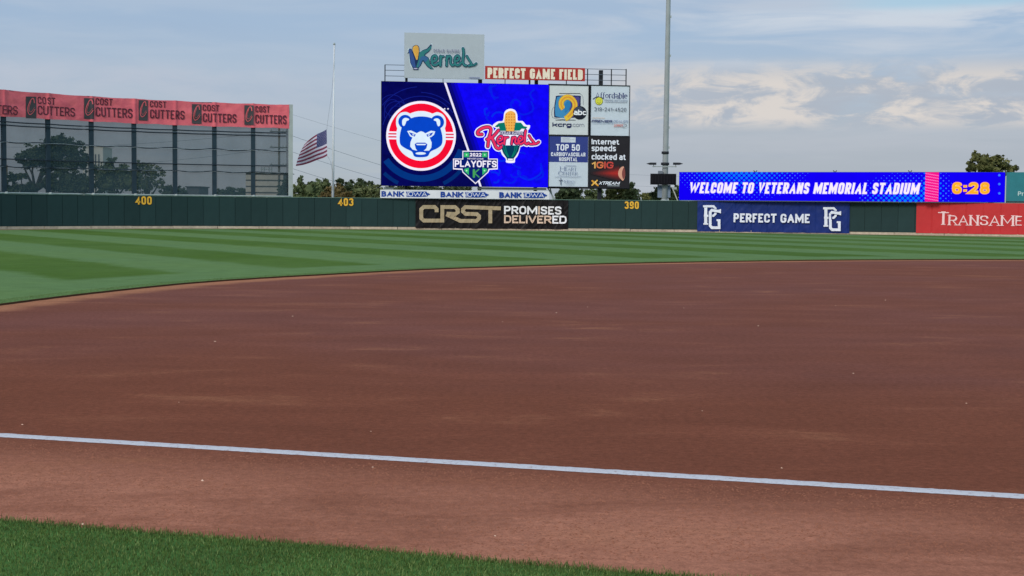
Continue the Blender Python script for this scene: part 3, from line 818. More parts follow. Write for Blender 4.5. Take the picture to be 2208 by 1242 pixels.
NP = int((WALL.map(2800, 450)[0] - u_first) / PWID)
SEAMS = []
for i in range(NP):
    u = u_first + (i + .5) * PWID; SEAMS.append(u - PWID / 2)
    o = bpy.data.objects.new('panel', pm); C.objects.link(o)
    local_on_wall(o, u, (ZT + ZB) / 2, -.075 + random.uniform(-.006, .006))
    o.rotation_euler.x = random.uniform(-.004, .004)
us, ue = u_first, u_first + NP * PWID
def strip(name, u0, u1, z0, z1, o0, o1, mat, parent, step=1.3, surf=WALL):
    mb = MB(); n = max(1, int((u1 - u0) / step))
    for i in range(n):
        a, b = u0 + (u1 - u0) * i / n, u0 + (u1 - u0) * (i + 1) / n
        q = [surf.pt(a, z0, o0), surf.pt(b, z0, o0), surf.pt(b, z0, o1), surf.pt(a, z0, o1), surf.pt(a, z1, o0), surf.pt(b, z1, o0), surf.pt(b, z1, o1), surf.pt(a, z1, o1)]
        k = len(mb.v); mb.v += q
        mb.f += [(k, k + 3, k + 2, k + 1), (k + 4, k + 5, k + 6, k + 7), (k, k + 1, k + 5, k + 4), (k + 2, k + 3, k + 7, k + 6)]
        if i == 0: mb.f.append((k, k + 4, k + 7, k + 3))
        if i == n - 1: mb.f.append((k + 1, k + 2, k + 6, k + 5))
    return mb.build(name, mat, parent)
strip('backing', us, ue, .05, ZT - .02, -.16, -.26, paint('wall_backing', 70, 78, 76), wall)
strip('top_cap', us, ue, ZT + .003, ZT + .045, .015, -.24, M_CAP, wall)
u = us
while u < ue:
    ln3 = random.uniform(3.2, 4.4)
    o = strip('footing_slab', u, min(u + ln3 - random.uniform(.02, .06), ue), -.02, ZB - random.uniform(.012, .035), .03 + random.uniform(-.02, .02), -.24, M_FOOT, wall)
    u += ln3

# distance numbers stuck on the padding
M_YEL = P(214, 166, 58); M_YDARK = P(60, 52, 40)
for px0, px1, y0, y1, s in ((292, 327, 423.3, 441, '400'), (729, 762, 427.3, 443.8, '403'), (1347, 1377.5, 434.3, 450.3, '390')):
    c = WALL.map((px0 + px1) / 2, (y0 + y1) / 2)
    t = thing('distance_marker', WALL.pt(c[0], ZB, .01), {'400': 'yellow number 400 on the green wall below the pink banners', '403': 'yellow number 403 on the green wall right of the flagpole', '390': 'yellow number 390 on the green wall below the tall light pole'}[s], 'distance marker', 'yellow distance numbers on the outfield wall')
    a = Art(WALL, t, off=.012)
    text(a, s, px0, y0, px1, y1, M_YDARK, .2, .14, grow=.05, name='outline')
    text(a, s, px0, y0, px1, y1, M_YEL, .2, .14, name='digit')
    a.build()

# =================================================================== BANNERS ON THE WALL
def crease(seed, amp, seams=True):
    def f(u, v):
        k = 1 - abs(noise.noise((u * 1.5 - v * 1.1 + seed, v * .55, 3))) * 2
        d = amp * (.6 * noise.noise((u * 1.1 + seed, v * 1.6, 0)) + .5 * noise.noise((u * 2.7 + v * 1.3, v * .8, seed)) + .55 * max(0, k - .55) / .45)
        if seams:
            x = ((u - u_first) / PWID) % 1.0; x = min(x, 1 - x) * PWID
            d -= .055 * math.exp(-(x / .03) ** 2)
        return d
    return f
def cloth(name, surf, u0, u1, v0, v1, mat, parent, du=.035, dv=.1, off=.0, vtop=None, thick=False):
    nu, nv_ = max(2, int((u1 - u0) / du)), max(2, int((v1 - v0) / dv))
    vv, ff = [], []
    for i in range(nu + 1):
        u = u0 + (u1 - u0) * i / nu
        for j in range(nv_ + 1):
            t = j / nv_
            b0 = v0 + (.02 * noise.noise((u * 1.7, 0, 4))); v = b0 + (v1 - b0) * t
            vv.append(surf.pt(u, v, off))
    for i in range(nu):
        for j in range(nv_):
            a = i * (nv_ + 1) + j; ff.append((a, a + nv_ + 1, a + nv_ + 2, a + 1))
    return mesh_obj(name, vv, ff, mat, parent, smooth=True)
def vinyl(name, r, g, b, rough=.35, var=.08):
    m = paint(name, r, g, b, rough, var, scale=1.4); return m

# --- black banner
surf = Wall(0, crease(3, .075)); surf.back = -.075
b0 = surf.map(896, 460)[0]; b1 = surf.map(1225, 462)[0]
bz0, bz1 = .13, ZT - .02
bn_ = thing('banner', WALL.pt((b0 + b1) / 2, bz0, .1), 'black vinyl banner with tan block letters and white slogan on the green wall', 'banner', 'vinyl banners hung on the outfield wall')
cloth('sheet', surf, b0, b1, bz0, bz1, vinyl('black_vinyl', 24, 22, 24, .45, .25), bn_)
a = Art(surf, bn_, tf=lambda x, y: (800 + x / 4.907, 390 + y / 4.907), off=.055)
M_TAN = P(160, 145, 118); M_WHT = P(222, 222, 226); M_TAN2 = P(206, 180, 160)
for st in ([(694, 330), (694, 298), (672, 275), (558, 275), (531, 300), (531, 393), (558, 419), (754, 419), (754, 276), (888, 276), (918, 305), (918, 330), (890, 350), (800, 346)],
           [(796, 352), (945, 422), (1118, 422), (1143, 395), (1143, 372), (1118, 350), (1000, 348), (972, 322), (972, 300), (998, 276), (1374, 290)],
           [(1262, 290), (1262, 447)]):
    a.stroke([(x, y + 1) for x, y in st], 40, M_TAN, 'logo', smooth=False, caps=False)
text(a, 'PROMISES', 1408, 268, 2015, 355, M_WHT, .2, .11, mats=[M_WHT] * 4 + [M_TAN2] + [M_WHT] * 3)
text(a, 'DELIVERED', 1408, 366, 2070, 450, M_TAN2, .2, .11, mats=[M_TAN2] * 7 + [M_WHT] * 2)
a.build()

# --- blue banner
surf = Wall(-.075, crease(9, .035))
b0 = surf.map(1503.8, 460)[0]; b1 = surf.map(1832, 462)[0]
bn_ = thing('banner', WALL.pt((b0 + b1) / 2, .07, .1), 'royal blue banner with two interlocked monograms and white lettering', 'banner', 'vinyl banners hung on the outfield wall')
cloth('sheet', surf, b0, b1, .07, ZT - .0, vinyl('blue_vinyl', 27, 46, 108, .45, .14), bn_)
a = Art(surf, bn_, tf=lambda x, y: (1440 + x / 5.52, 350 + y / 5.52), off=.075)
M_PGW = P(212, 218, 228); M_PGB = P(33, 52, 112)
for dx, dy in ((0, 0), (1432, 24)):
    a.uid = 'G%d' % dx
    def S(p): return [(x + dx, y + dy) for x, y in p]
    a.stroke(S([(452, 512), (452, 742)]), 36, M_PGW, 'monogram', smooth=False, caps=False)
    a.stroke(S([(420, 523), (545, 523), (568, 548), (568, 612), (545, 636), (430, 636)]), 26, M_PGW, 'monogram', smooth=False, caps=False)
    a.stroke(S([(424, 733), (480, 733)]), 18, M_PGW, 'monogram', smooth=False, caps=False)
    gpts = S([(600, 582), (525, 570), (506, 592), (506, 756), (526, 778), (612, 778), (612, 686)])
    a.k += 10
    a.stroke(gpts, 44, M_PGB, 'monogram_gap', smooth=False, caps=False)
    a.k += 22
    a.stroke(gpts, 32, M_PGW, 'monogram', smooth=False, caps=False)
    a.stroke(S([(582, 688), (628, 688)]), 22, M_PGW, 'monogram', smooth=False, caps=False)
    a.poly(S([(585, 572), (634, 555), (634, 608), (585, 592)]), M_PGW, 'monogram')
a.uid = 0
text(a, 'PERFECT GAME', 785, 611, 1692, 718, M_PGW, .21, .11)
a.build()

# --- red banner
surf = Wall(-.075, crease(14, .014))
b0 = surf.map(1976, 460)[0]; b1 = surf.map(2420, 462)[0]
bn_ = thing('banner', WALL.pt((b0 + b1) / 2, .1, .1), 'red banner with pale serif lettering at the right end of the wall', 'banner', 'vinyl banners hung on the outfield wall')
cloth('sheet', surf, b0, b1, .17, ZT - .0, vinyl('red_vinyl', 180, 52, 54, .45, .06), bn_)
a = Art(surf, bn_, off=.026)
M_PK = P(226, 196, 196)
text(a, 'T', 2020, 456, 2048.5, 484.6, M_PK, .17, .1, serif=True)
text(a, 'RANSAME', 2045, 464, 2206, 486.5, M_PK, .19, .1, serif=True)
text(a, 'RICA', 2211, 465.5, 2288, 488, M_PK, .19, .1, serif=True)
a.build()

# =================================================================== TALL NETTED SCREEN, LEFT
NET = Wall(.45)
SZT = ZT + 7.78
M_STEEL = paint('dark_steel', 38, 52, 62, .5, .15, k=.62)
M_GREYP = paint('galvanised_post', 150, 158, 158, .5, .12)
scr = thing('netted_screen', NET.pt(NET.map(300, 400)[0], 0, 0), 'tall dark screen of steel posts, cables and see-through mesh behind the left wall', 'screen')
uP = [NET.map(px, 340)[0] for px in (8.2, 103.5, 197, 289, 377.2, 462.3, 545.8)]
uP = [uP[0] - 3.35 * k for k in (5, 4, 3, 2, 1)] + uP
uE = NET.map(626.5, 330)[0]
def post_mesh(u, name, w, d_, z1, mat, off=0.0):
    p, dd, nn = NET.base(u); mb = MB(); c = p + nn * off
    mb.box((c.x, c.y, z1 / 2), dd * w / 2, nn * d_ / 2, (0, 0, z1 / 2)); return mb.build(name, mat, scr)
for u in uP:
    post_mesh(u, 'post', .34, .2, SZT - .04, M_STEEL)
    p, dd, nn = NET.base(u); mb = MB(); c = p + nn * .3
    mb.tube([(c.x, c.y, ZT + .04), (c.x, c.y, ZT + .13), (c.x, c.y, ZT + .19)], .17, 10, .09); mb.build('post_collar', M_GREYP, scr, True)
post_mesh(uE, 'end_post', .36, .3, SZT + .02, M_GREYP)
# mesh panels, one per bay
def net_mat():
    m, t, bs = mat_nodes('windscreen_mesh'); out = t.nodes['Material Output']
    bs.inputs['Base Color'].default_value = lin(60, 80, 90, 1); bs.inputs['Roughness'].default_value = .8
    bs.inputs['Specular IOR Level'].default_value = .1
    tr = t.nodes.new('ShaderNodeBsdfTransparent'); tr.inputs[0].default_value = (1, 1, 1, 1)
    mx = t.nodes.new('ShaderNodeMixShader')
    f = trange(t, tnoise(t, .5, 4, .6), .3, .7, .68, .74, False)
    t.links.new(f, mx.inputs[0]); t.links.new(tr.outputs[0], mx.inputs[1]); t.links.new(bs.outputs[0], mx.inputs[2])
    t.links.new(mx.outputs[0], out.inputs[0]); return m
M_NET = net_mat()
for i in range(len(uP)):
    a_ = uP[i] + .16; b_ = (uP[i + 1] if i + 1 < len(uP) else uE) - (.16 if i + 1 < len(uP) else .19)
    vv, ff = [], []
    for k in range(7):
        u = a_ + (b_ - a_) * k / 6
        for j in range(9):
            z = ZT + .05 + (SZT - 1.85 - ZT - .05) * j / 8
            vv.append(NET.pt(u, z, -.02 + .05 * noise.noise((u * .8, z * .7, 2)) * sin(pi * k / 6)))
    for k in range(6):
        for j in range(8): q = k * 9 + j; ff.append((q, q + 9, q + 10, q + 1))
    mesh_obj('mesh_panel', vv, ff, M_NET, scr, smooth=True)
# cables: thin steel ropes with a little sag between posts
M_CAB = paint('dark_cable', 34, 44, 54, .5, .1); M_CABL = paint('pale_cable', 140, 152, 160, .5, .2, scale=3)
def cable(z, r, mat, sag=.03, off=.13, name='cable', u0=None, u1=None, tw=0, ph=0):
    mb = MB(); pts = []
    allu = [x for x in uP] + [uE]
    for i in range(len(allu) - 1):
        for k in range(8):
            t = k / 8; u = allu[i] + (allu[i + 1] - allu[i]) * t
            if (u0 and u < u0) or (u1 and u > u1): continue
            pts.append(NET.pt(u, z - sag * 4 * t * (1 - t) + tw * sin(u * 1.7 + ph), off))
    mb.tube(pts, r, 5); return mb.build(name, mat, scr)
for z in (5.42, 5.17): cable(ZT + z, .05, M_CAB)
cable(ZT + 3.93, .04, M_CAB, tw=.05); cable(ZT + 3.93, .014, M_CABL, tw=.05, ph=2.6, off=.16)
cable(ZT + 2.64, .045, M_CAB, .01); cable(ZT + 2.1, .04, M_CAB, .05, tw=.03); cable(ZT + 2.1, .009, M_CABL, .05, off=.15, tw=.03, ph=2)
cable(ZT + 5.3, .009, M_CABL, .06, off=.1)
cable(SZT - .02, .03, M_CAB, .04, name='top_cable')
mb = MB(); mb.tube([NET.pt(uP[0] + (uE - uP[0]) * k / 60, ZT + .1, .2) for k in range(61)], .05, 6); mb.build('bottom_rail', M_GREYP, scr, True)
mb = MB(); p_ = [NET.pt(uE - .3, ZT + .3 + (SZT - ZT - 2.2) * k / 20, .05 + .03 * sin(k)) for k in range(21)]; mb.tube(p_, .025, 5); mb.build('edge_cable', M_CAB, scr)

def drape(u, v):
    # cloth pulled over posts: it stands proud at each post, slack between
    d = .03 * noise.noise((u * 1.3, v * 2.2, 0)) + .045 * noise.noise((u * .6 + v, v * .9 - u * .4, 7))
    for q in uP: d += .10 * math.exp(-((u - q) / .13) ** 2)
    return d
BS = Wall(.45 - .17, drape)
u0b = uP[0]; u1b = BS.map(623.5, 250)[0]
def pink_mat():
    m, t, bs = mat_nodes('pink_fabric')
    a0 = tnoise(t, 1.1, 5, .6, dist=.4)
    t.links.new(tmix(t, trange(t, a0, .35, .65), lin(196, 86, 100, 1.5), lin(212, 98, 108, 1.5)), bs.inputs['Base Color']); bs.inputs['Roughness'].default_value = .7
    bn = t.nodes.new('ShaderNodeBump'); bn.inputs['Strength'].default_value = .5; bn.inputs['Distance'].default_value = .08
    t.links.new(tnoise(t, .9, 4, .6, vscale=(1, 1, 1.6), dist=1.2), bn.inputs['Height']); t.links.new(bn.outputs[0], bs.inputs['Normal'])
    return m
ban = thing('banner', NET.pt(NET.map(300, 240)[0], SZT - 1.95, .2), 'long faded pink fabric banner with repeated dark logos along the screen top', 'banner')
vv, ff = [], []; nu = int((u1b - u0b) / .08); nvv = 14
for i in range(nu + 1):
    u = u0b + (u1b - u0b) * i / nu
    near = min(abs(u - q) for q in uP + [uE]) / 1.65
    top = SZT - .02 - .05 * min(1, near) + .012 * noise.noise((u * 3, 0, 0)) + .03
    bot = SZT - 2.0 + .05 * min(1, near) + .025 * noise.noise((u * 2.2, 5, 0))
    for j in range(nvv + 1): vv.append(BS.pt(u, bot + (top - bot) * j / nvv, 0))
for i in range(nu):
    for j in range(nvv): q = i * (nvv + 1) + j; ff.append((q, q + nvv + 1, q + nvv + 2, q + 1))
mesh_obj('cloth', vv, ff, pink_mat(), ban, smooth=True)
a = Art(BS, ban, off=.015, step=.0006)
M_BOX = P(66, 64, 68); M_LET = P(84, 42, 54); M_PKL = P(200, 92, 100)
logos = [((55.3, 78, 208, 255), (81.3, 119, 209.6, 225), (81, 161.5, 230, 249.5)),
         ((180.7, 202, 211.5, 256), (206, 242.3, 212.3, 227), (206, 285, 232.5, 253)),
         ((298.4, 318.4, 215.6, 259.4), (323, 358, 218, 231.6), (323, 397.5, 237.3, 256.4)),
         ((413.5, 434, 224.4, 266.3), (436.8, 472.4, 226, 239.7), (436.8, 509.4, 245, 264)),
         ((526.6, 546.3, 226.8, 269), (550.4, 581, 228.7, 242.4), (550.4, 617.5, 248, 267)),
         ((-72, -48, 203, 251), (-45, -7, 205, 220.5), (-45, 37, 226, 246)),
         ((-202, -178, 199, 247), (-175, -137, 201, 216.5), (-175, -93, 222, 242))]
for bx, c1_, c2_ in logos:
    a.uid = 'B%d' % bx[0]; a.off = .02; a.grid(bx[0], bx[2], bx[1], bx[3], M_BOX, 'logo_box', sl=.7); a.off = .05
    w_, h_ = bx[1] - bx[0], bx[3] - bx[2]
    cx, cy = (bx[0] + bx[1]) / 2, (bx[2] + bx[3]) / 2
    a.stroke([(cx + .3 * w_, cy - .2 * h_), (cx + .22 * w_, cy - .4 * h_), (cx, cy - .36 * h_), (cx - .28 * w_, cy - .08 * h_), (cx - .33 * w_, cy + .2 * h_), (cx - .16 * w_, cy + .33 * h_), (cx + .12 * w_, cy + .26 * h_), (cx + .34 * w_, cy + .08 * h_)], 2.2, M_PKL, 'swash', taper=.55, caps=False)
    a.stroke([(cx - .02 * w_, cy - .28 * h_), (cx - .2 * w_, cy), (cx - .2 * w_, cy + .16 * h_), (cx, cy + .2 * h_), (cx + .3 * w_, cy + .0 * h_)], 1.0, M_PKL, 'swash', taper=.5, caps=False)
    a.off = .02
    text(a, 'COST', c1_[0], c1_[2], c1_[1], c1_[3], M_LET, .15, .14)
    text(a, 'CUTTERS', c2_[0], c2_[2], c2_[1], c2_[3], M_LET, .135, .1)
a.build()

# =================================================================== SCOREBOARD
SA, SB = D(822, 290, 135.0), D(1358.5, 294, 138.4)
SCR = Flat(SA, SB)
SR, SN = SCR.r, SCR.n
def flatbox(surf, px0, py0, px1, py1, front, back, name, mat, parent, uv=None):
    """a box on a vertical plane, from `front` to `back` metres (positive is toward the field)"""
    if uv: u0, v0, u1, v1 = uv
    else:
        xm, ym = (px0 + px1) / 2, (py0 + py1) / 2
        u0, v0, u1, v1 = surf.map(px0, ym)[0], surf.map(xm, py1)[1], surf.map(px1, ym)[0], surf.map(xm, py0)[1]
    c = Vector(surf.pt((u0 + u1) / 2, (v0 + v1) / 2, (front + back) / 2))
    mb = MB(); mb.box(c, surf.r * (u1 - u0) / 2, surf.n * abs(front - back) / 2, (0, 0, (v1 - v0) / 2))
    return mb.build(name, mat, parent)
M_DSTEEL = paint('scoreboard_steel', 40, 42, 48, .5, .15)
M_RAIL = paint('rail_paint', 88, 98, 112, .5, .1)
sbt = thing('scoreboard', SCR.pt(SCR.len / 2, 0, -.6), 'big scoreboard frame of dark steel columns and cross beams behind the wall', 'scoreboard')
zt = SCR.map(1100, 181)[1]; zb = SCR.map(1100, 403)[1]
for px, wpx in ((877, 5), (1037, 7), (1158, 7), (1297.5, 8)):
    u = SCR.map(px, 300)[0]; top = SCR.map(px, 150)[1]
    c = Vector(SCR.pt(u, 0, -.75)); mb = MB(); mb.box((c.x, c.y, top / 2), SR * wpx * .043 / 2, SN * .17, (0, 0, top / 2)); mb.build('column', M_DSTEEL, sbt)
u0s, u1s = SCR.map(823, 290)[0], SCR.map(1358, 290)[0]
for z in (zb + .15, (zb + zt) / 2, zt - .15):
    flatbox(SCR, 0, 0, 0, 0, -.42, -.6, 'beam', M_DSTEEL, sbt, uv=(u0s, z - .1, u1s, z + .1))
flatbox(SCR, 0, 0, 0, 0, -.3, -.41, 'backing_frame', M_DSTEEL, sbt, uv=(SCR.map(1183, 290)[0] - .02, zb - .1, u1s + .05, zt + .12))
# catwalk railing on top
for (x0, x1, ys, posts) in ((830, 873, (139.3, 151, 163.2), (830.6,)), (1262, 1352.5, (148.6, 160.5, 172.6), (1268.5, 1320, 1351.8))):
    mb = MB()
    for y in ys:
        z = SCR.map((x0 + x1) / 2, y)[1]; a_, b_ = SCR.map(x0, y)[0], SCR.map(x1, y)[0]
        mb.tube([SCR.pt(a_, z, -.35), SCR.pt(b_, z, -.35)], .028, 6)
    mb.build('rail', M_RAIL, sbt)
    for px in posts:
        u = SCR.map(px, 160)[0]; z1 = SCR.map(px, ys[0])[1]; c = Vector(SCR.pt(u, 0, -.35)); mb = MB()
        mb.box((c.x, c.y, (z1 + zt) / 2), SR * .045, SN * .045, (0, 0, (z1 - zt) / 2 + .02)); mb.build('rail_post', M_DSTEEL, sbt)
for px, y0, y1, w in ((1090, 170, 182, .06), (1143, 172, 182, .16), (1222.5, 172, 184, .07), (956, 168, 180, .05), (877, 164, 178, .17), (1034, 168, 181, .18)):
    u = SCR.map(px, y0)[0]; z0, z1 = SCR.map(px, y1)[1], SCR.map(px, y0)[1]; c = Vector(SCR.pt(u, 0, -.3)); mb = MB()
    mb.box((c.x, c.y, (z0 + z1) / 2), SR * w / 2, SN * .06, (0, 0, (z1 - z0) / 2 + .15)); mb.build('bracket', M_DSTEEL, sbt)
# things under the screen: ledge, service boxes, leaning strut
flatbox(SCR, 1032, 404.5, 1180, 409, -.5, -1.1, 'service_ledge', paint('pale_ledge', 176, 178, 176), sbt)
flatbox(SCR, 829, 403.5, 849, 409.5, -.5, -1.0, 'service_box', paint('pale_box', 196, 200, 200), sbt)
for a0, b0_ in (((1184, 402), (1206, 431)), ((1190, 402), (1199, 431))):
    p, q = SCR.map(*a0), SCR.map(*b0_); mb = MB(); mb.tube([SCR.pt(p[0], p[1], -1.2), SCR.pt(q[0], q[1] - .4, -.9)], .06, 6); mb.build('strut', M_GREYP, sbt)
mb = MB(); u = SCR.map(1302.3, 420)[0]; p = SCR.pt(u, 0, -1.6); mb.tube([p, (p[0], p[1], zb + .1)], .085, 8); mb.build('conduit_post', paint('tan_post', 168, 160, 140), sbt)

# ---- video screen
scx0, scx1 = 822.4, 1182.8
vs = thing('video_screen', SCR.pt(SCR.map(1003, 290)[0], zb, 0), 'large lit video screen with a bear emblem left and red script on bright blue right', 'video screen')
flatbox(SCR, 0, 0, 0, 0, -.005, -.28, 'housing', paint('led_housing', 24, 26, 34), vs, uv=(SCR.map(scx0, 290)[0] - .03, zb - .02, SCR.map(scx1, 290)[0] + .02, zt + .02))
def sz5(x, y): return (810 + x / 4.6, 170 + y / 4.6)
def sz6(x, y): return (950 + x / 5.644, 220 + y / 5.644)
su0, su1 = SCR.map(scx0, 290)[0], SCR.map(scx1, 290)[0]
A = Art(SCR, vs, off=.006)
def q2(x, y): return SCR.map(x, y)
def uvrect(u0, v0, u1, v1): return [(u0, v0), (u1, v0), (u1, v1), (u0, v1)]
dline = lambda y: 957.8 + .341 * (y - 178.7)
ut, ub = q2(dline(178), 178)[0], q2(dline(404), 404)[0]
def dlu(z): return ut + (ub - ut) * (zt - z) / (zt - zb)
A.poly([(su0, zb), (dlu(zb), zb), (dlu(zt), zt), (su0, zt)], E(6, 8, 84, .25), 'picture_background', uv=True)
A.poly([(dlu(zb), zb), (su1, zb), (su1, zt), (dlu(zt), zt)], emis('led_blue_field', 16, 6, 243, 1.0, .22), 'picture_background', uv=True)
for k, cc in enumerate(((7, 8, 92), (8, 8, 120), (10, 7, 160), (12, 6, 200))):
    w = .30; A.poly([(dlu(zb) + w * k, zb), (dlu(zb) + w * (k + 1), zb), (dlu(zt) + w * (k + 1), zt), (dlu(zt) + w * k, zt)], E(*cc), 'picture_background', uv=True)
cu, cvv = q2(907.8, 292.8); PXM = (su1 - su0) / (scx1 - scx0)
def arcs(r, a0, a1, w, mat, cx=cu, cy=cvv, rightlim=True):
    run = []
    for k in range(61):
        t = radians(a0 + (a1 - a0) * k / 60); u, v = cx + r * PXM * cos(t), cy + r * PXM * sin(t)
        ok = su0 + w * PXM / 2 < u and zb + w * PXM / 2 < v < zt - w * PXM / 2 and (u < dlu(v) - w * PXM / 2 - .1 or not rightlim)
        if ok: run.append((u, v))
        if (not ok or k == 60) and len(run) > 1: A.uvstroke(run, w * PXM, mat, 'picture_swirl'); run = []
        elif not ok: run = []
arcs(91, 150, 380, 14, E(4, 52, 128)); arcs(112, 200, 340, 8, E(4, 44, 112))
for r, a0, a1 in ((84, 25, 165), (92, 30, 90), (104, 95, 150)): arcs(r, a0, a1, 1.6, E(18, 30, 130))
for (x, y) in ((868 - 22, 232), (868 - 12, 246)): arcs(17, 0, 360, 1.3, E(18, 30, 130), *q2(x, y)); arcs(27, 20, 200, 1.3, E(18, 30, 130), *q2(x, y))
# lighter swirls in the blue field
rs = random.Random(8)
for i in range(26):
    x, y = rs.uniform(1040, 1165), rs.uniform(195, 392); u, v = q2(x, y); r = rs.uniform(.3, 1.1); a0 = rs.uniform(0, 6)
    pts = [(u + r * cos(a0 + t * .35) * (1 + .2 * sin(t)), v + r * sin(a0 + t * .35)) for t in range(rs.randint(5, 12))]
    pts = [p for p in pts if dlu(p[1]) + 1.4 < p[0] < su1 - .1 and zb + .1 < p[1] < zt - .1]
    if len(pts) > 2: A.uvstroke(pts, .16, E(8, 30, 236) if i % 3 else E(4, 44, 240), 'picture_swirl')
E_W, E_R, E_B = E(244, 240, 255), E(246, 14, 52), E(8, 70, 200)
E_LB = E(222, 240, 255)
A.poly([(dlu(zb) - .02, zb), (dlu(zb) + .17, zb), (dlu(zt) + .19, zt), (dlu(zt) - .02, zt)], E(236, 232, 255), 'divider_stripe', uv=True)
A.tf = sz5
A.disc(450, 566, 346, E_W, 'emblem', 64); A.disc(450, 566, 321, E_R, 'emblem', 64); A.disc(450, 566, 247, E_W, 'emblem', 64)
for s_, dy in ((-1, 0), (1, 6)):
    x0, x1 = (118, 212) if s_ < 0 else (686, 780)
    A.rect(x0, 522 + dy, x1, 600 + dy, E_W, 'emblem')
    A.rect(x0 + 8, 538 + dy, x1 - 6, 553 + dy, E(226, 60, 90), 'emblem'); A.rect(x0 + 8, 568 + dy, x1 - 6, 583 + dy, E(226, 60, 90), 'emblem')
A.poly([(202, 450), (208, 385), (245, 340), (300, 328), (345, 345), (385, 340), (450, 322), (520, 338), (562, 345), (610, 330), (660, 350), (692, 395), (696, 455), (682, 510), (692, 570), (690, 640), (640, 730), (560, 785), (450, 806), (340, 785), (260, 730), (214, 650), (206, 570), (216, 510)], E_LB, 'emblem', smooth=True, n=4)
A.disc(292, 425, 68, E_B, 'emblem'); A.disc(610, 430, 68, E_B, 'emblem')
A.poly([(300, 410), (335, 398), (385, 380), (450, 373), (520, 380), (575, 400), (620, 430), (645, 500), (662, 580), (655, 650), (610, 690), (545, 722), (515, 768), (450, 778), (385, 770), (358, 722), (295, 690), (245, 650), (238, 580), (252, 500), (275, 440)], E_B, 'emblem', smooth=True, n=4)
A.poly([(262, 440), (266, 405), (292, 387), (325, 395), (330, 408), (305, 420), (298, 440), (284, 466), (268, 462)], E_LB, 'emblem', smooth=True, n=3)
A.poly([(640, 445), (636, 410), (612, 392), (582, 398), (576, 412), (600, 422), (606, 444), (618, 470), (634, 466)], E_LB, 'emblem', smooth=True, n=3)
A.poly([(312, 518), (350, 512), (408, 540), (430, 526), (450, 520), (470, 526), (492, 541), (548, 514), (590, 522), (578, 556), (550, 578), (534, 582), (555, 632), (552, 682), (530, 712), (476, 714), (502, 690), (513, 650), (492, 633), (408, 633), (386, 648), (396, 690), (412, 714), (366, 702), (342, 672), (345, 628), (364, 582), (340, 570)], E_LB, 'emblem')
A.poly([(328, 528), (398, 552), (386, 574), (350, 560)], E_B, 'emblem'); A.poly([(572, 530), (502, 553), (512, 575), (552, 562)], E_B, 'emblem')
A.poly([(360, 545), (388, 555), (372, 564)], E_LB, 'emblem'); A.poly([(540, 547), (512, 557), (528, 566)], E_LB, 'emblem')
A.poly([(398, 645), (502, 645), (490, 658), (410, 658)], E_LB, 'emblem')
A.disc(446, 740, 52, E_LB, 'emblem', 18, ry=13)
A.rect(676, 292, 690, 304, E_W, 'dot'); A.rect(710, 292, 724, 304, E_W, 'dot')
# script logo on the right; the husk is a plain one
A.tf = sz6
E_G, E_G2, E_N, E_RS = E(12, 120, 104), E(6, 62, 92), E(16, 14, 96), E(232, 52, 96)
husk = [(640, 300), (700, 245), (760, 235), (775, 150), (800, 112), (850, 96), (900, 115), (925, 170), (930, 235), (985, 240), (1025, 285), (1070, 290), (1050, 345), (990, 350), (960, 540), (930, 640), (900, 680), (890, 725), (800, 722), (795, 680), (750, 630), (720, 530), (715, 350)]
script = [([(500, 395), (452, 392), (455, 355), (510, 318), (572, 306), (605, 322), (606, 370), (585, 440), (572, 540)], 30),
          ([(700, 345), (655, 400), (610, 440), (560, 455)], 28), ([(618, 430), (650, 500), (672, 550), (705, 568), (735, 545)], 30),
          ([(690, 480), (738, 462), (748, 425), (722, 415), (690, 450), (690, 490), (716, 514), (752, 498)], 22),
          ([(778, 430), (770, 512)], 24), ([(777, 462), (800, 432), (820, 430)], 18),
          ([(870, 432), (860, 512)], 22), ([(866, 462), (892, 430), (910, 442), (902, 490), (925, 508), (950, 492)], 22),
          ([(945, 480), (985, 462), (992, 428), (966, 418), (942, 450), (944, 492), (972, 512), (1010, 490)], 22),
          ([(1030, 350), (1022, 400), (1020, 490), (1045, 512), (1066, 498)], 24),
          ([(1072, 410), (1096, 450), (1128, 490), (1126, 512), (1084, 514)], 22), ([(1110, 512), (1160, 508), (1190, 488)], 22)]
A.poly([(846 + (x - 846) * 1.07 + 2, 410 + (y - 410) * 1.045) for x, y in husk], E_W, 'logo', smooth=True, n=3)
for p_, w in script: A.stroke(p_, w, E_W, 'logo', grow=21)
A.poly([(780, 170), (802, 128), (850, 108), (898, 128), (912, 175), (905, 350), (780, 350)], E(240, 178, 84), 'logo', smooth=True, n=3)
for i in range(4):
    for j in range(6): A.disc(800 + i * 31, 150 + j * 34, 9, E(206, 132, 52), 'logo', 8)
A.poly([(655, 300), (705, 258), (775, 250), (800, 352), (720, 352), (708, 300), (690, 310)], E_G, 'logo'); A.poly([(905, 250), (975, 252), (1010, 295), (1055, 305), (1035, 330), (985, 325), (960, 350), (890, 352)], E_G, 'logo')
A.poly([(725, 528), (965, 528), (945, 600), (910, 660), (885, 690), (885, 712), (806, 710), (802, 685), (760, 625)], E_G2, 'logo')
for x in (760, 785, 905, 930): A.stroke([(x, 530), (845 + (x - 845) * .8, 600), (845 + (x - 845) * .3, 670)], 12, E_G, 'logo', caps=False)
A.rect(815, 690, 876, 706, E_W, 'logo')
for p_, w in script: A.stroke(p_, w, E_N, 'logo', grow=9)
A.rect(716, 358, 1004, 400, E_N, 'logo')
text(A, 'CEDAR RAPIDS', 722, 362, 1000, 396, E_W, .14, .16, name='caption')
for p_, w in script: A.stroke(p_, w, E_RS, 'logo')
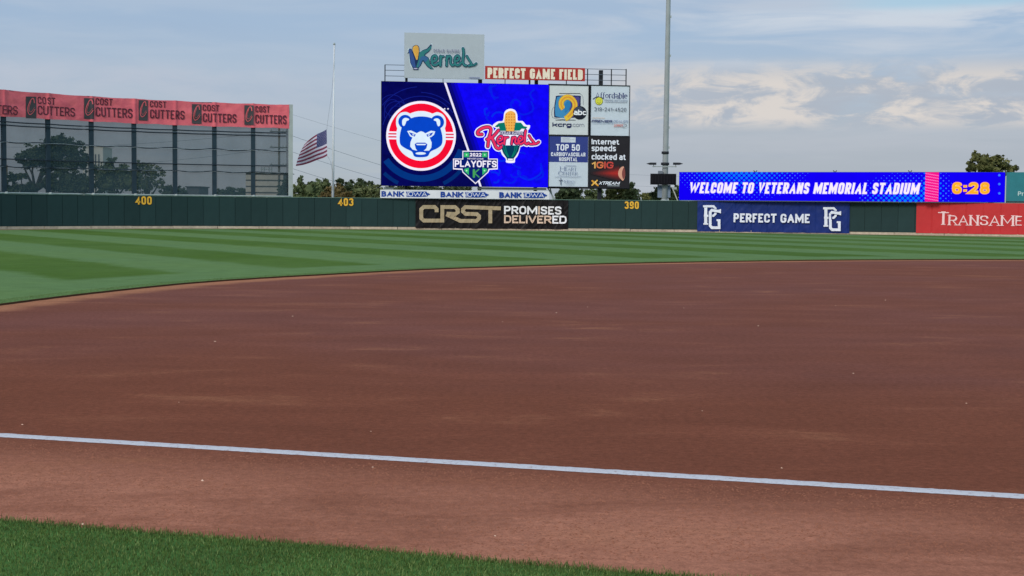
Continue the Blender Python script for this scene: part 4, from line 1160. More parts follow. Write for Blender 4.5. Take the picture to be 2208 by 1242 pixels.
# playoffs badge
A.poly([(262, 595), (583, 595), (583, 690), (690, 690), (690, 820), (590, 826), (578, 856), (420, 1000), (262, 856), (255, 826), (148, 820), (148, 690), (262, 690)], E_W, 'badge')
A.poly([(272, 605), (573, 605), (573, 700), (680, 700), (680, 806), (578, 812), (568, 850), (420, 985), (272, 850), (262, 812), (158, 806), (158, 700), (272, 700)], E(10, 30, 110), 'badge')
for x0, y0, x1, y1 in ((282, 616, 342, 672), (502, 616, 562, 672)): A.rect(x0, y0, x1, y1, E(54, 186, 110), 'badge')
A.poly([(285, 815), (340, 800), (340, 890), (285, 840)], E(54, 186, 110), 'badge'); A.poly([(560, 815), (505, 800), (505, 890), (560, 840)], E(54, 186, 110), 'badge')
for x, y in ((312, 644), (532, 644), (312, 836), (530, 836)): A.disc(x, y, 10, E(180, 240, 200), 'badge', 8)
text(A, '2022', 352, 622, 492, 664, E_W, .24, .16, name='caption')
text(A, 'PLAYOFFS', 168, 712, 676, 794, E_W, .2, .09, name='caption')
text(A, 'MIDWEST LEAGUE', 322, 682, 516, 700, E_W, .16, .12, name='caption')
A.stroke([(400, 830), (400, 910)], 20, E(70, 160, 90), 'badge', grow=4); A.stroke([(460, 820), (408, 866), (462, 915)], 14, E(70, 160, 90), 'badge', smooth=False)
A.build()

# ---- four advertising boards to the right of the screen
def board(px0, py0, px1, py1, label, frame_mat, name='advertising_board'):
    xm, ym = (px0 + px1) / 2, (py0 + py1) / 2
    u0, v0, u1, v1 = SCR.map(px0, ym)[0], SCR.map(xm, py1)[1], SCR.map(px1, ym)[0], SCR.map(xm, py0)[1]
    t = thing(name, SCR.pt((u0 + u1) / 2, v0, 0), label, 'billboard', 'advertising boards beside the video screen')
    flatbox(SCR, 0, 0, 0, 0, 0, -.25, 'panel', frame_mat, t, uv=(u0, v0, u1, v1))
    mb = MB()
    for (a_, b_, c_, d_) in ((u0 - .07, v0 - .07, u1 + .07, v0), (u0 - .07, v1, u1 + .07, v1 + .07), (u0 - .07, v0, u0, v1), (u1, v0, u1 + .07, v1)):
        c = Vector(SCR.pt((a_ + c_) / 2, (b_ + d_) / 2, -.11)); mb.box(c, SR * (c_ - a_) / 2, SN * .15, (0, 0, (d_ - b_) / 2))
    mb.build('frame', M_DSTEEL, t)
    return t, Art(SCR, t, tf=lambda x, y: (1170 + x / 4.968, 170 + y / 4.968), off=.006)
M_BRD = paint('board_white', 196, 201, 203, .5, .05); M_BRD2 = paint('board_cool', 190, 200, 210, .5, .05); M_BLK = paint('board_black', 40, 38, 42, .5, .1)
NAVY = P(34, 38, 82); GREY = P(132, 136, 150)
t, a = board(1184.2, 184.5, 1268.4, 290.5, 'white advertising board with a large yellow numeral nine logo', M_BRD)
a.stroke([(120, 300), (100, 340), (105, 410), (160, 428), (250, 438)], 5, P(110, 116, 130), 'logo')
a.poly([(140, 205), (165, 180), (390, 180), (408, 200), (408, 230), (400, 390), (350, 416), (150, 416), (124, 395), (124, 310)], P(30, 40, 84), 'logo', smooth=True, n=3)
a.poly([(150, 212), (170, 192), (300, 190), (280, 408), (155, 404), (136, 388), (134, 310)], P(64, 134, 182), 'logo', smooth=True, n=3)
a.poly([(300, 190), (385, 190), (398, 210), (385, 330), (330, 405), (280, 408)], P(74, 66, 130), 'logo')
for yy, x0, x1 in ((157, 180, 400), (442, 140, 350)): a.stroke([(x0, yy), (x1, yy)], 7, P(30, 30, 40), 'logo', smooth=False)
a.stroke([(400, 160), (430, 190), (436, 280)], 4, P(120, 124, 134), 'logo')
nine = [(222, 322), (200, 285), (205, 235), (245, 200), (295, 202), (338, 245), (345, 300), (320, 355), (268, 412), (240, 428)]
a.stroke(nine, 58, P(176, 124, 40), 'numeral', caps=False); a.stroke(nine, 50, P(228, 186, 60), 'numeral', caps=False); a.stroke(nine[:-1], 18, P(222, 150, 52), 'numeral', caps=False)
a.poly([(245, 262), (270, 240), (298, 255), (300, 300), (268, 340), (240, 360), (236, 300)], P(44, 120, 176), 'logo', smooth=True, n=3)
a.disc(398, 364, 73, P(28, 32, 44), 'logo', 30); a.disc(388, 345, 48, P(62, 70, 88), 'logo', 24)
text(a, 'abc', 332, 330, 468, 388, P(232, 234, 238), .2, .06, uvbox=None)
text(a, 'kcrg', 104, 468, 308, 514, NAVY, .24, .08); text(a, '.com', 312, 470, 446, 513, GREY, .12, .1)
a.build()

t, a = board(1274.0, 185.5, 1356.6, 292.5, 'white advertising board with a yellow smiley face and a phone number', M_BRD2)
text(a, 'Affordable', 566, 148, 906, 209, P(50, 56, 108), .15, .1, serif=True)
a.stroke([(540, 216), (580, 196), (640, 205), (648, 214)], 8, P(50, 50, 60), 'cap')
a.disc(603, 238, 42, P(110, 110, 40), 'smiley'); a.disc(603, 238, 38, P(206, 206, 70), 'smiley')
a.stroke([(583, 248), (603, 264), (624, 246)], 4, P(90, 90, 50), 'smiley'); a.disc(590, 228, 4, P(80, 80, 50), 'smiley', 8); a.disc(616, 228, 4, P(80, 80, 50), 'smiley', 8)
text(a, 'Heating and Cooling', 660, 214, 904, 240, P(150, 158, 172), .12, .1)
a.rect(664, 248, 900, 253, GREY)
text(a, '319-241-4520', 552, 308, 894, 348, P(70, 76, 92), .12, .2)
a.rect(530, 418, 666, 422, P(190, 150, 110), 'print')
text(a, 'PREMIER', 520, 441, 748, 467, P(36, 46, 96), .24, .12, italic=.3); text(a, 'DEALER', 754, 443, 914, 470, P(120, 132, 160), .14, .16, italic=.3)
a.rect(524, 474, 760, 477, P(90, 110, 150)); text(a, 'LENNOX', 758, 486, 862, 513, P(190, 110, 100), .16, .1, italic=.3)
a.stroke([(862, 484), (892, 492), (896, 506), (880, 516), (850, 518)], 4, P(70, 60, 70), 'logo')
a.build()

t, a = board(1183.6, 294.0, 1268.0, 402.4, 'advertising board with blue upper half and white lower half', M_BRD2)
a.rect(67, 616, 486, 893, P(52, 64, 128), 'blue_field')
a.rect(197, 625, 353, 681, P(196, 204, 216)); a.rect(212, 634, 290, 639, GREY); a.rect(212, 650, 340, 654, GREY); a.rect(212, 664, 300, 668, GREY)
W_ = P(222, 226, 236)
text(a, 'TOP 50', 143, 701, 398, 770, W_, .19, .12); text(a, 'CARDIOVASCULAR', 90, 788, 458, 830, W_, .19, .12); text(a, 'HOSPITAL', 176, 841, 370, 883, W_, .19, .12)
GB = P(112, 122, 150)
a.rect(245, 930, 358, 934, GB); text(a, 'H', 186, 938, 238, 985, GB, .13, .1, serif=True); text(a, 'EART', 243, 948, 360, 986, GB, .13, .14, serif=True)
text(a, 'C', 165, 988, 212, 1034, GB, .13, .1, serif=True); text(a, 'ENTER', 218, 996, 372, 1033, GB, .13, .14, serif=True)
a.stroke([(130, 1052), (240, 1047), (330, 1052), (408, 1048)], 3.5, GB, 'rule')
a.stroke([(193, 1066), (193, 1134)], 7, P(44, 50, 84), 'cross', smooth=False); a.stroke([(172, 1088), (214, 1088)], 6, P(44, 50, 84), 'cross', smooth=False)
text(a, 'M', 232, 1084, 264, 1114, GB, .13, .1, serif=True); text(a, 'ERCY', 268, 1090, 346, 1114, GB, .13, .12, serif=True); a.rect(244, 1124, 336, 1128, GB)
a.build()

t, a = board(1271.6, 294.6, 1356.2, 404.2, 'black advertising board with white words about internet speeds and a glowing red planet', M_BLK)
a.tf = lambda x, y: (1170 + x / 4.968, 170 + y / 4.968 + .6)
text(a, 'Internet', 524, 642, 820, 700, W_, .2, .09); text(a, 'speeds', 524, 708, 785, 772, W_, .18, .09); text(a, 'clocked at', 524, 800, 890, 864, W_, .19, .09)
for k in range(9):
    wd = 92 - k * 9; a.poly([(515 + k * 26, 1008 - wd * .1 - 3), (820, 1008 - wd), (830, 1008 + wd), (515 + k * 26, 1008 + wd * .1 + 3)], P(44 + k * 15, 34 + k * 1, 38), 'beam')
a.poly([(862, 935), (828, 955), (808, 1000), (816, 1045), (850, 1085), (864, 1084), (880, 1050), (884, 1005), (876, 960)], P(214, 156, 132), 'planet', smooth=True, n=4)
a.poly([(866, 950), (850, 990), (850, 1035), (864, 1072), (880, 1045), (884, 1005), (878, 962)], P(130, 70, 66), 'planet', smooth=True, n=4)
text(a, '1GIG', 526, 884, 758, 957, W_, .22, .1, mats=[P(226, 172, 96), P(214, 116, 74), P(206, 84, 70), P(196, 72, 66)])
a.stroke([(530, 1090), (590, 1138)], 18, P(216, 152, 54), 'logo', smooth=False); a.stroke([(582, 1086), (528, 1136)], 15, P(230, 178, 84), 'logo', smooth=False); a.stroke([(560, 1092), (580, 1130)], 5, P(250, 220, 150), 'logo', smooth=False)
text(a, 'XTREAM', 598, 1097, 830, 1132, W_, .22, .08, italic=.4); a.rect(692, 1140, 822, 1146, P(180, 190, 200))
a.build()

# ---- signs on top of the scoreboard
UPP = Flat(SCR.pt(0, 0, .05), SCR.pt(SCR.len, 0, .05))
def topsign(px0, py0, px1, py1, name, label, mat, front=0.0, back=-.2):
    xm, ym = (px0 + px1) / 2, (py0 + py1) / 2
    u0, v0, u1, v1 = UPP.map(px0, ym)[0], UPP.map(xm, py1)[1], UPP.map(px1, ym)[0], UPP.map(xm, py0)[1]
    t = thing(name, UPP.pt((u0 + u1) / 2, v0, 0), label, 'sign')
    flatbox(UPP, 0, 0, 0, 0, front, back, 'panel', mat, t, uv=(u0, v0, u1, v1)); return t
t = topsign(872, 72.3, 1044.3, 169.5, 'team_sign', 'grey white sign with green script and leaf logo on top of the scoreboard', paint('sign_white', 166, 174, 182, .5, .04))
a = Art(UPP, t, tf=lambda x, y: (860 + x / 11.62, 80 + y / 11.62), off=.006)
TEAL, TNAVY, BLU, COB = P(48, 116, 118), P(26, 44, 84), P(52, 80, 138), P(218, 168, 76)
kern = [([(850, 615), (925, 580), (945, 510), (905, 465), (845, 495), (822, 590), (845, 680), (915, 705), (1000, 650)], 62),
        ([(1045, 480), (1035, 715)], 66), ([(1042, 590), (1080, 490), (1120, 488)], 42), ([(1202, 478), (1192, 715)], 58),
        ([(1185, 580), (1250, 480), (1298, 520), (1290, 640), (1330, 705), (1390, 690)], 58),
        ([(1430, 605), (1490, 580), (1512, 510), (1470, 470), (1415, 505), (1392, 600), (1420, 690), (1490, 705), (1560, 640)], 60),
        ([(1605, 290), (1618, 420), (1600, 600), (1625, 690), (1680, 715)], 62), ([(1700, 480), (1745, 560), (1800, 640), (1810, 700), (1745, 720)], 56), ([(1790, 712), (1880, 700), (1935, 660)], 42)]
body = [(345, 775), (500, 775), (548, 715), (600, 600), (650, 665), (710, 745), (790, 805), (880, 812), (828, 750), (792, 680), (765, 560), (742, 508), (655, 462), (668, 430), (748, 372), (808, 300), (826, 195), (800, 178), (705, 285), (600, 325), (515, 385), (480, 330), (400, 300), (345, 370), (310, 292), (262, 288), (240, 330), (236, 380), (212, 412), (262, 390), (268, 500), (285, 640)]
LIGHT = P(184, 204, 214)
a.poly([(560 + (x - 560) * 1.05, 500 + (y - 500) * 1.05) for x, y in body], LIGHT, 'leaf_halo', smooth=True, n=3)
for p_, w in kern: a.stroke(p_, w, LIGHT, 'script_halo', grow=22)
a.poly(body, TNAVY, 'leaf')
a.poly([(512, 405), (600, 340), (715, 300), (800, 215), (800, 290), (742, 358), (655, 418), (640, 466), (730, 520), (755, 575), (780, 680), (815, 748), (850, 795), (800, 785), (720, 728), (662, 652), (602, 575), (535, 705), (495, 755), (440, 755), (470, 640), (495, 560)], TEAL, 'leaf', smooth=True, n=3)
a.poly([(248, 370), (265, 312), (300, 308), (340, 400), (385, 540), (415, 700), (420, 755), (355, 755), (300, 640), (280, 500)], BLU, 'leaf', smooth=True, n=3)
a.poly([(540, 520), (610, 480), (680, 490), (735, 530), (700, 600), (650, 620), (600, 570), (520, 720), (480, 750)], P(54, 96, 140), 'leaf', smooth=True, n=3)
a.poly([(338, 290), (352, 235), (395, 205), (440, 198), (480, 215), (508, 262), (510, 380), (480, 560), (450, 590), (425, 570), (385, 470), (352, 380)], TNAVY, 'ear', smooth=True, n=3)
a.poly([(348, 295), (362, 245), (398, 218), (440, 210), (472, 226), (494, 265), (496, 380), (470, 545), (448, 570), (428, 550), (396, 465), (362, 380)], COB, 'ear', smooth=True, n=3)
for i in range(4):
    for j in range(9):
        x = 385 + i * 30 + j * 3; y = 245 + j * 34
        if x < 490 - j * 3 and x > 360 + j * 9: a.disc(x, y, 9, P(190, 136, 66), 'ear', 6)
a.poly([(352, 775), (492, 775), (486, 820), (362, 820)], TNAVY, 'stem'); a.disc(420, 790, 52, P(176, 170, 200), 'stem', 16, ry=15)
for p_, w in kern: a.stroke(p_, w, TNAVY, 'script', grow=9)
for p_, w in kern: a.stroke(p_, w - 12, TEAL, 'script')
text(a, 'CEDAR RAPIDS', 868, 310, 1502, 392, P(112, 112, 138), .14, .3)
a.rect(1757, 1010, 2025, 1046, P(124, 132, 158), 'maker_plate')
a.build()
t = topsign(1046.4, 144.5, 1261.6, 172.6, 'field_name_sign', 'long red sign with cream capital letters on top of the scoreboard', paint('sign_red', 166, 52, 48, .5, .08), -.02, -.18)
a = Art(UPP, t, off=-.012)
text(a, 'PERFECT GAME FIELD', 1051.3, 148, 1256.5, 170.3, P(226, 214, 194), .24, .1)
a.build()

# ---- bank sign along the wall top
BK = Flat(WALL.pt(WALL.map(819.5, 418)[0], 0, .14), WALL.pt(WALL.map(1184, 420)[0], 0, .14))
ub0, ub1 = BK.map(819.8, 418)[0], BK.map(1184, 420)[0]; vb0, vb1 = BK.map(1000, 428.4)[1], BK.map(1000, 410.6)[1]
t = thing('bank_sign', BK.pt((ub0 + ub1) / 2, vb0, 0), 'long low white sign with three repeated blue logos just above the wall', 'sign')
flatbox(BK, 0, 0, 0, 0, 0, -.1, 'panel', paint('bank_white', 206, 208, 214, .5, .05), t, uv=(ub0, vb0, ub1, vb1))
a = Art(BK, t, off=.006)
BB = P(28, 62, 142); BW = P(222, 226, 236)
for (x0, x1, y0, y1, sx0, sx1) in ((822.4, 871.3, 412.2, 424.4, 874, 928), (949.8, 998.7, 413.4, 425.6, 1001.5, 1054.3), (1076.3, 1124.4, 414.4, 426.8, 1127, 1180)):
    text(a, 'BANK', x0, y0, x1, y1, BB, .27, .08)
    w = sx1 - sx0; h = y1 - y0; ox = sx0; oy = y0
    a.uid = 'S%d' % x0
    a.poly([(ox + fx * w, oy + fy * h) for fx, fy in ((.02, .08), (.84, .06), (.87, .3), (.93, .34), (.93, .42), (1, .5), (.97, .66), (.9, .74), (.88, .96), (.5, 1.02), (.04, .98), (.06, .6))], BB, 'state_shape')
    a.uid = 0
    text(a, 'IOWA', ox + .09 * w, oy + .12 * h, ox + .86 * w, oy + .9 * h, BW, .12, .08)
a.build()

# =================================================================== RIBBON BOARD ABOVE THE WALL
ra = Vector(WALL.pt(WALL.map(1464.6, 400)[0], 0, -.12)); rb = Vector(WALL.pt(WALL.map(2166.5, 400)[0], 0, -.02))
RB = Flat(ra, rb)
ru1 = RB.len
rv0, rv1 = ZT + .055, RB.map(1815, 370.8)[1]
rib = thing('ribbon_board', RB.pt(ru1 / 2, rv0, 0), 'long low lit ribbon board with white italic welcome message and clock on blue dots', 'video screen')
flatbox(RB, 0, 0, 0, 0, -.006, -.35, 'housing', paint('ribbon_housing', 30, 40, 90), rib, uv=(-.03, rv0, ru1 + .03, rv1))
A = Art(RB, rib, off=.004, step=.0008)
A.poly(uvrect(0.0, rv0 + .03, ru1, rv1 - .03), emis('ribbon_blue', 18, 0, 246, 1.0, .05), 'picture_background', uv=True)
E_DOT, E_DOT2 = E(4, 128, 255), E(60, 130, 255)
row = 0; v = rv0 + .1; rs = random.Random(4)
while v < rv1 - .05:
    u = .1 + (row % 2) * .21
    while u < ru1 - .15:
        px = u / ru1; vr = (v - rv0) / (rv1 - rv0)
        if px < .57: d = math.hypot((px - .2) / .24, (vr - 1.15) / 1.25)
        elif px < .76: d = math.hypot((px - .715) / .2, (vr + .12) / 1.2)
        else: d = math.hypot((px - .755) / .11, (vr - .4) / .9)
        r = .135 * (1 - d) + .012
        if px > .965: r = 0
        if r > .022:
            A.poly([(u + r * cos(k * pi / 5), v + r * sin(k * pi / 5)) for k in range(10)], E_DOT if r > .06 else E_DOT2, 'halftone_dot', uv=True)
        u += .42
    v += .2; row += 1
for py in (378, 397, 417): A.disc(2155, py, 2.6, E_DOT2, 'halftone_dot', 10)
pu0, pu1 = RB.map(1995.5, 400)[0], RB.map(2024.8, 400)[0]
A.poly(uvrect(pu0, rv0 + .03, pu1, rv1 - .03), E(246, 20, 140), 'pink_band', uv=True)
k = 0; vv_ = rv0 + .08
while vv_ < rv1 - .3:
    for q in range(6):
        uu = pu0 + (pu1 - pu0) * q / 6; A.poly([(uu, vv_ + .2 - q * .03), (uu + .16, vv_ + .14 - q * .03), (uu + .16, vv_ + .2 - q * .03), (uu, vv_ + .26 - q * .03)], E(255, 120, 200), 'pink_band', uv=True)
    vv_ += .22
text(A, 'WELCOME TO VETERANS MEMORIAL STADIUM', 1487.5, 393.9, 1985.8, 418.0, E(90, 60, 250), .205, .1, italic=.17, grow=.04, name='letter_glow')
text(A, 'WELCOME TO VETERANS MEMORIAL STADIUM', 1487.5, 393.9, 1985.8, 418.0, E(248, 238, 255), .205, .1, italic=.17)
text(A, '6:28', 2054.5, 393.8, 2133.5, 417.8, E(236, 70, 40), .24, .2, grow=.055, name='clock_digit')
text(A, '6:28', 2054.5, 393.8, 2133.5, 417.8, E(255, 240, 150), .24, .2, grow=.022, name='clock_digit')
text(A, '6:28', 2054.5, 393.8, 2133.5, 417.8, E(255, 176, 40), .22, .22, name='clock_digit')
A.build()
for px in (1628, 1800, 1962):
    u = RB.map(px, 370)[0]; mb = MB()
    for s_ in (-1, 1):
        c = Vector(RB.pt(u, rv1 + .05, -.15)); mb.tube([c - Vector((0, 0, .1)), c + RB.r * s_ * .14 + Vector((0, 0, .08))], .035, 6)
    mb.build('lifting_lug', M_DSTEEL, rib)
tl0, tl1 = Vector(RB.pt(ru1 + .1, 0, .02)), Vector(WALL.pt(WALL.map(2420, 400)[0], 0, -.05))
TL = Flat(tl0, tl1)
t = thing('teal_sign', TL.pt(TL.len / 2, rv0, 0), 'plain teal board above the wall at the far right edge', 'sign')
flatbox(TL, 0, 0, 0, 0, 0, -.2, 'panel', paint('teal_panel', 46, 112, 122, .5, .08), t, uv=(0, ZT + .16, TL.len, rv1 - .02))
flatbox(TL, 0, 0, 0, 0, -.02, -.18, 'bottom_rail', M_DSTEEL, t, uv=(0, ZT + .05, TL.len, ZT + .157))
a = Art(TL, t, off=.008); text(a, 'Pr', 2195, 413, 2207.5, 422, P(186, 204, 204), .16, .14); a.build()

# =================================================================== LIGHT POLE
LPd = 131.0
b0 = D(1432.4, 436, LPd); LB = Vector((b0.x, b0.y, 0))
lp = thing('light_pole', LB, 'tall grey steel light pole with two small floodlights behind the wall', 'light pole')
def lz(py): return D(1432, py, LPd).z
mb = MB(); mb.tube([LB, LB + Vector((0.05, 0, 7)), LB + Vector((.1, 0, 19)), LB + Vector((.15, 0, 34))], .30, 20, .16); mb.build('shaft', paint('pole_steel', 142, 148, 150, .45, .12, scale=1.5), lp, True)
mb = MB(); mb.tube([LB + Vector((0, 0, 0)), LB + Vector((0, 0, 2.75))], .36, 16, .33); mb.build('base_sleeve', paint('pole_sleeve', 168, 176, 180), lp, True)
def lbox(x0, y0, x1, y1, depth, dy, name, mat, parent=lp):
    p0 = D(x0, y1, LPd + dy); p1 = D(x1, y0, LPd + dy); c = (p0 + p1) / 2; mb = MB()
    mb.box(c, ((p1.x - p0.x) / 2, 0, 0), (0, depth / 2, 0), (0, 0, (p1.z - p0.z) / 2)); return mb.build(name, mat, parent)
for y in (353, 329): 
    mb = MB(); z = lz(y); mb.tube([LB + Vector((.02, 0, z - .12)), LB + Vector((.02, 0, z + .1))], .37 if y == 353 else .33, 16); mb.build('band', M_DSTEEL, lp, True)
mb = MB(); z = lz(359.4); mb.tube([(D(1407, 359, LPd - .45).x, LPd - .45, z), (D(1459, 359, LPd - .45).x, LPd - .45, z)], .04, 6); mb.build('crossarm', M_GREYP, lp)
for sx, xc in ((-1, 1409.5), (1, 1457)):
    c = D(xc, 353, LPd - .45); fl = MB()
    # lamp housing: wedge with a pointed outer visor
    w, h = .32, .1
    v8 = [(-w, -.16, -h), (w * .7, -.16, -h), (w * .7, .16, -h), (-w, .16, -h), (-w, -.16, h), (w * .7, -.16, h), (w * .7, .16, h), (-w, .16, h)]
    n0 = len(fl.v); fl.v += [(c.x - sx * q[0] * 1.0, c.y + q[1], c.z + q[2]) for q in v8]
    fl.f += [(0, 3, 2, 1), (4, 5, 6, 7), (0, 1, 5, 4), (1, 2, 6, 5), (2, 3, 7, 6), (3, 0, 4, 7)]
    n1 = len(fl.v); fl.v += [(c.x + sx * (.95 - .32) , c.y, c.z - .02)]
    ob = fl.build('floodlight', M_DSTEEL, lp); mb = MB()
    mb.v = [(c.x + sx * .33, c.y - .16, c.z - .1), (c.x + sx * .33, c.y + .16, c.z - .1), (c.x + sx * .33, c.y + .16, c.z + .1), (c.x + sx * .33, c.y - .16, c.z + .1), (c.x + sx * .68, c.y, c.z)]
    mb.f = [(0, 1, 4), (1, 2, 4), (2, 3, 4), (3, 0, 4), (0, 3, 2, 1)]; mb.build('visor', M_DSTEEL, ob)
    mb = MB(); mb.tube([(c.x, c.y, c.z - .32), (c.x, c.y, c.z - .1)], .03, 6); mb.build('bracket', M_GREYP, lp)
lbox(1419, 368.5, 1428.5, 375, .25, -.4, 'junction_box', paint('junction', 104, 110, 118))
for x0, x1 in ((1418, 1427.5), (1438, 1445.5)): lbox(x0, 399, x1, 426, .35, .1, 'cabinet', paint('cabinet_grey', 116, 130, 148))
for y in (36, 120, 275, 318):
    mb = MB(); z = lz(y); mb.box(LB + Vector((.3, -.05, z)), (.09, 0, 0), (0, .05, 0), (0, 0, .1)); mb.build('step_peg', M_GREYP, lp)
ck = thing('pitch_clock', D(1430, 398, LPd - .6), 'small unlit black clock display mounted on the light pole', 'clock')
lbox(1402.3, 374.8, 1458, 398, .3, -.6, 'case', paint('clock_case', 34, 32, 38, .5, .1), ck)
lbox(1404, 376, 1456.5, 396.8, .03, -.77, 'display', paint('clock_face', 20, 18, 22, .3, .1), ck)
for i in range(8): lbox(1407 + i * 6.2, 378, 1408.2 + i * 6.2, 395, .02, -.79, 'segment_rib', paint('clock_rib%d' % i, 34, 32, 38), ck) if i < 8 else None
st_ = thing('strut', D(1463, 434, 128), 'thin pale diagonal brace beside the left end of the ribbon board', 'brace')
mb = MB(); mb.tube([D(1449, 403, 128), D(1464, 440, 128)], .05, 6); mb.build('brace', paint('brace_white', 178, 180, 176), st_)
mb = MB(); c = D(1455, 406, 128); mb.box(c, (.16, 0, 0), (0, .08, 0), (0, 0, .1)); mb.build('bracket', M_GREYP, st_)

# =================================================================== FLAGPOLE AND FLAG
FPd = 128.0
fb = D(717.2, 436, FPd); FB = Vector((fb.x, fb.y, 0)); ft = D(720.8, 95, FPd)
fp = thing('flagpole', FB, 'slender white metal flagpole standing behind the wall right of the netted screen', 'flagpole')
mb = MB(); mb.tube([FB, FB.lerp(ft, .5), ft], .125, 14, .06); mb.build('pole', paint('pole_white', 196, 200, 206, .35, .08), fp, True)
mb = MB(); mb.tube([ft - Vector((0, 0, .05)), ft + Vector((0, 0, .12))], .12, 10, .05); mb.build('truck', M_GREYP, fp, True)
mb = MB(); mb.tube([ft + Vector((.1, -.1, 0)), D(715.5, 200, FPd - .2), D(706.4, 262, FPd - .3), D(704.6, 280, FPd - .3)], .011, 5); mb.tube([D(705.6, 336, FPd - .3), D(709, 341, FPd - .3), D(713, 348.5, FPd - .25), D(717, 372, FPd - .2), D(717.5, 410, FPd - .16)], .013, 5); mb.build('halyard', paint('rope', 120, 126, 134), fp)
fl = thing('flag', D(704.8, 336, FPd - .3), 'american flag at half staff blowing left from the flagpole', 'flag')
def flagpt(s, t, off=0.0):
    """s along the fly 0..1 from hoist, t down 0..1"""
    top = [(704.2, 279.0), (697, 283), (685, 288.5), (673.5, 296.2), (664, 303), (656.5, 311)]
    bot = [(705.7, 335.6), (698, 340), (686, 344.5), (670, 350.5), (654, 355), (637.8, 358.4)]
    def ev(c, s):
        q = s * 5; i = min(4, int(q)); return (c[i][0] + (c[i + 1][0] - c[i][0]) * (q - i), c[i][1] + (c[i + 1][1] - c[i][1]) * (q - i))
    a_, b_ = ev(top, s), ev(bot, s)
    x = a_[0] + (b_[0] - a_[0]) * t; y = a_[1] + (b_[1] - a_[1]) * t
    x -= 2.4 * sin(pi * t) * s
    depth = FPd - .3 + .16 * sin(s * 7.5 + t * 2.0) * s ** .6 + .07 * sin(s * 15 - t * 3) * s - s * .4 - off
    return D(x, y + .7 * sin(s * 9 + t) * s, depth)
FM = [paint('flag_red', 132, 62, 84, .8, .12), paint('flag_white', 206, 198, 214, .8, .08), paint('flag_blue', 74, 76, 116, .8, .1)]
NS, NT_ = 40, 26; vv, ff, fm = [], [], []
for i in range(NS + 1):
    for j in range(NT_ + 1): vv.append(flagpt(i / NS, j / NT_))
for i in range(NS):
    for j in range(NT_):
        q = i * (NT_ + 1) + j; ff.append((q, q + 1, q + NT_ + 2, q + NT_ + 1)); fm.append(2 if (i < NS * .42 and j < 14) else (j // 2) % 2)
fo = mesh_obj('cloth', vv, ff, None, fl, smooth=True, mats=FM, fm=fm)
mb = MB()
for r in range(9):
    for c_ in range(6 if r % 2 == 0 else 5):
        s0 = (c_ + (.5 if r % 2 == 0 else 1)) / 6 * .42; t0 = (r + .5 + .3) / 9.6 * 7 / 13
        for kx in range(1):
            ds, dt = .010, .011; n0 = len(mb.v)
            for (u_, w_) in ((0, -1), (.35, -.3), (1, -.2), (.45, .25), (.65, 1), (0, .5), (-.65, 1), (-.45, .25), (-1, -.2), (-.35, -.3)):
                mb.v.append(tuple(flagpt(max(0, s0 + u_ * ds), max(0, t0 + w_ * dt), .02)))
            mb.f.append(tuple(range(n0, n0 + 10)))
mb.build('star', FM[1], fl)

# =================================================================== UTILITY POLE, WIRES
UPD = 182
up_b = D(601.5, 440, UPD); UB = Vector((up_b.x, up_b.y, 0)); ut_ = D(602, 262, UPD)
upo = thing('utility_pole', UB, 'wooden utility pole with crossarms seen through the screen near its right end', 'utility pole')
M_WOOD = paint('pole_wood', 110, 104, 96, .9, .2)
mb = MB(); mb.tube([UB, ut_], .17, 10, .12); mb.build('pole', M_WOOD, upo, True)
AX = []
for py in (284, 318, 356):
    z = D(601, py, UPD).z; mb = MB(); c = Vector((UB.x, UB.y - .2, z)); mb.box(c, (.95, .75, 0), (-.05, .06, 0), (0, 0, .06)); xa_ = mb.build('crossarm', M_WOOD, upo)
    mb = MB()
    for s_ in (-.85, 0.5, .85): mb.tube([c + Vector((.95, .75, 0)) * s_ + Vector((0, 0, .05)), c + Vector((.95, .75, 0)) * s_ + Vector((0, 0, .25))], .05, 6)
    mb.build('insulator', M_GREYP, xa_); AX.append(c)
M_WIRE = paint('wire', 96, 106, 118, .6, .05)
def wire(p, q, sag, r, label, grp='power lines behind the stadium'):
    p, q = Vector(p), Vector(q); pts = []
    for k in range(25):
        t = k / 24; w = p.lerp(q, t); w.z -= sag * 4 * t * (1 - t); pts.append(w)
    t_ = thing('power_line', tuple(p), label, 'wire', grp); mb = MB(); mb.tube(pts, r, 4); mb.build('wire', M_WIRE, t_)
def sagline(a_, b_, d0, d1): return D(a_[0], a_[1], d0), D(b_[0], b_[1], d1)
labs = ['topmost thin wire between the screen and the video screen', 'thick wire passing behind the flag from the utility pole', 'wire running just below the flag toward the video screen', 'lowest wire dropping into the trees right of the netted screen']
for (p, q, r, s_), lb in zip((((602, 238), (1000, 352), .013, .2), ((602, 283), (1000, 408), .024, .25), ((602, 318), (1000, 432), .024, .35), ((602, 354), (880, 432), .022, .25)), labs):
    wire(D(*p, UPD), D(*q, 196), s_, r, lb)
wire(D(602, 283, UPD), D(-300, 300, 230), 1.6, .02, 'upper thin wire crossing behind the netted screen leftward')
wire(D(602, 318, UPD), D(-300, 350, 230), 1.8, .02, 'lower thin wire crossing behind the netted screen leftward')
mb = None
for i, (y0, y1) in enumerate(((374, 372), (398, 396))):
    wire(D(1302, y0, 160), D(2500, y1 - 2, 175), .8, .011, ('upper' if i == 0 else 'lower') + ' faint wire passing behind the black clock display and ribbon board')
lpw = D(14, 436, 172); t = thing('utility_pole', (lpw.x, lpw.y, 0), 'short tan wooden pole seen through the mesh at the far left', 'utility pole')
mb = MB(); mb.tube([(lpw.x, lpw.y, 0), D(14, 356, 172)], .16, 8, .13); mb.build('pole', paint('tan_wood', 136, 122, 88), t, True)

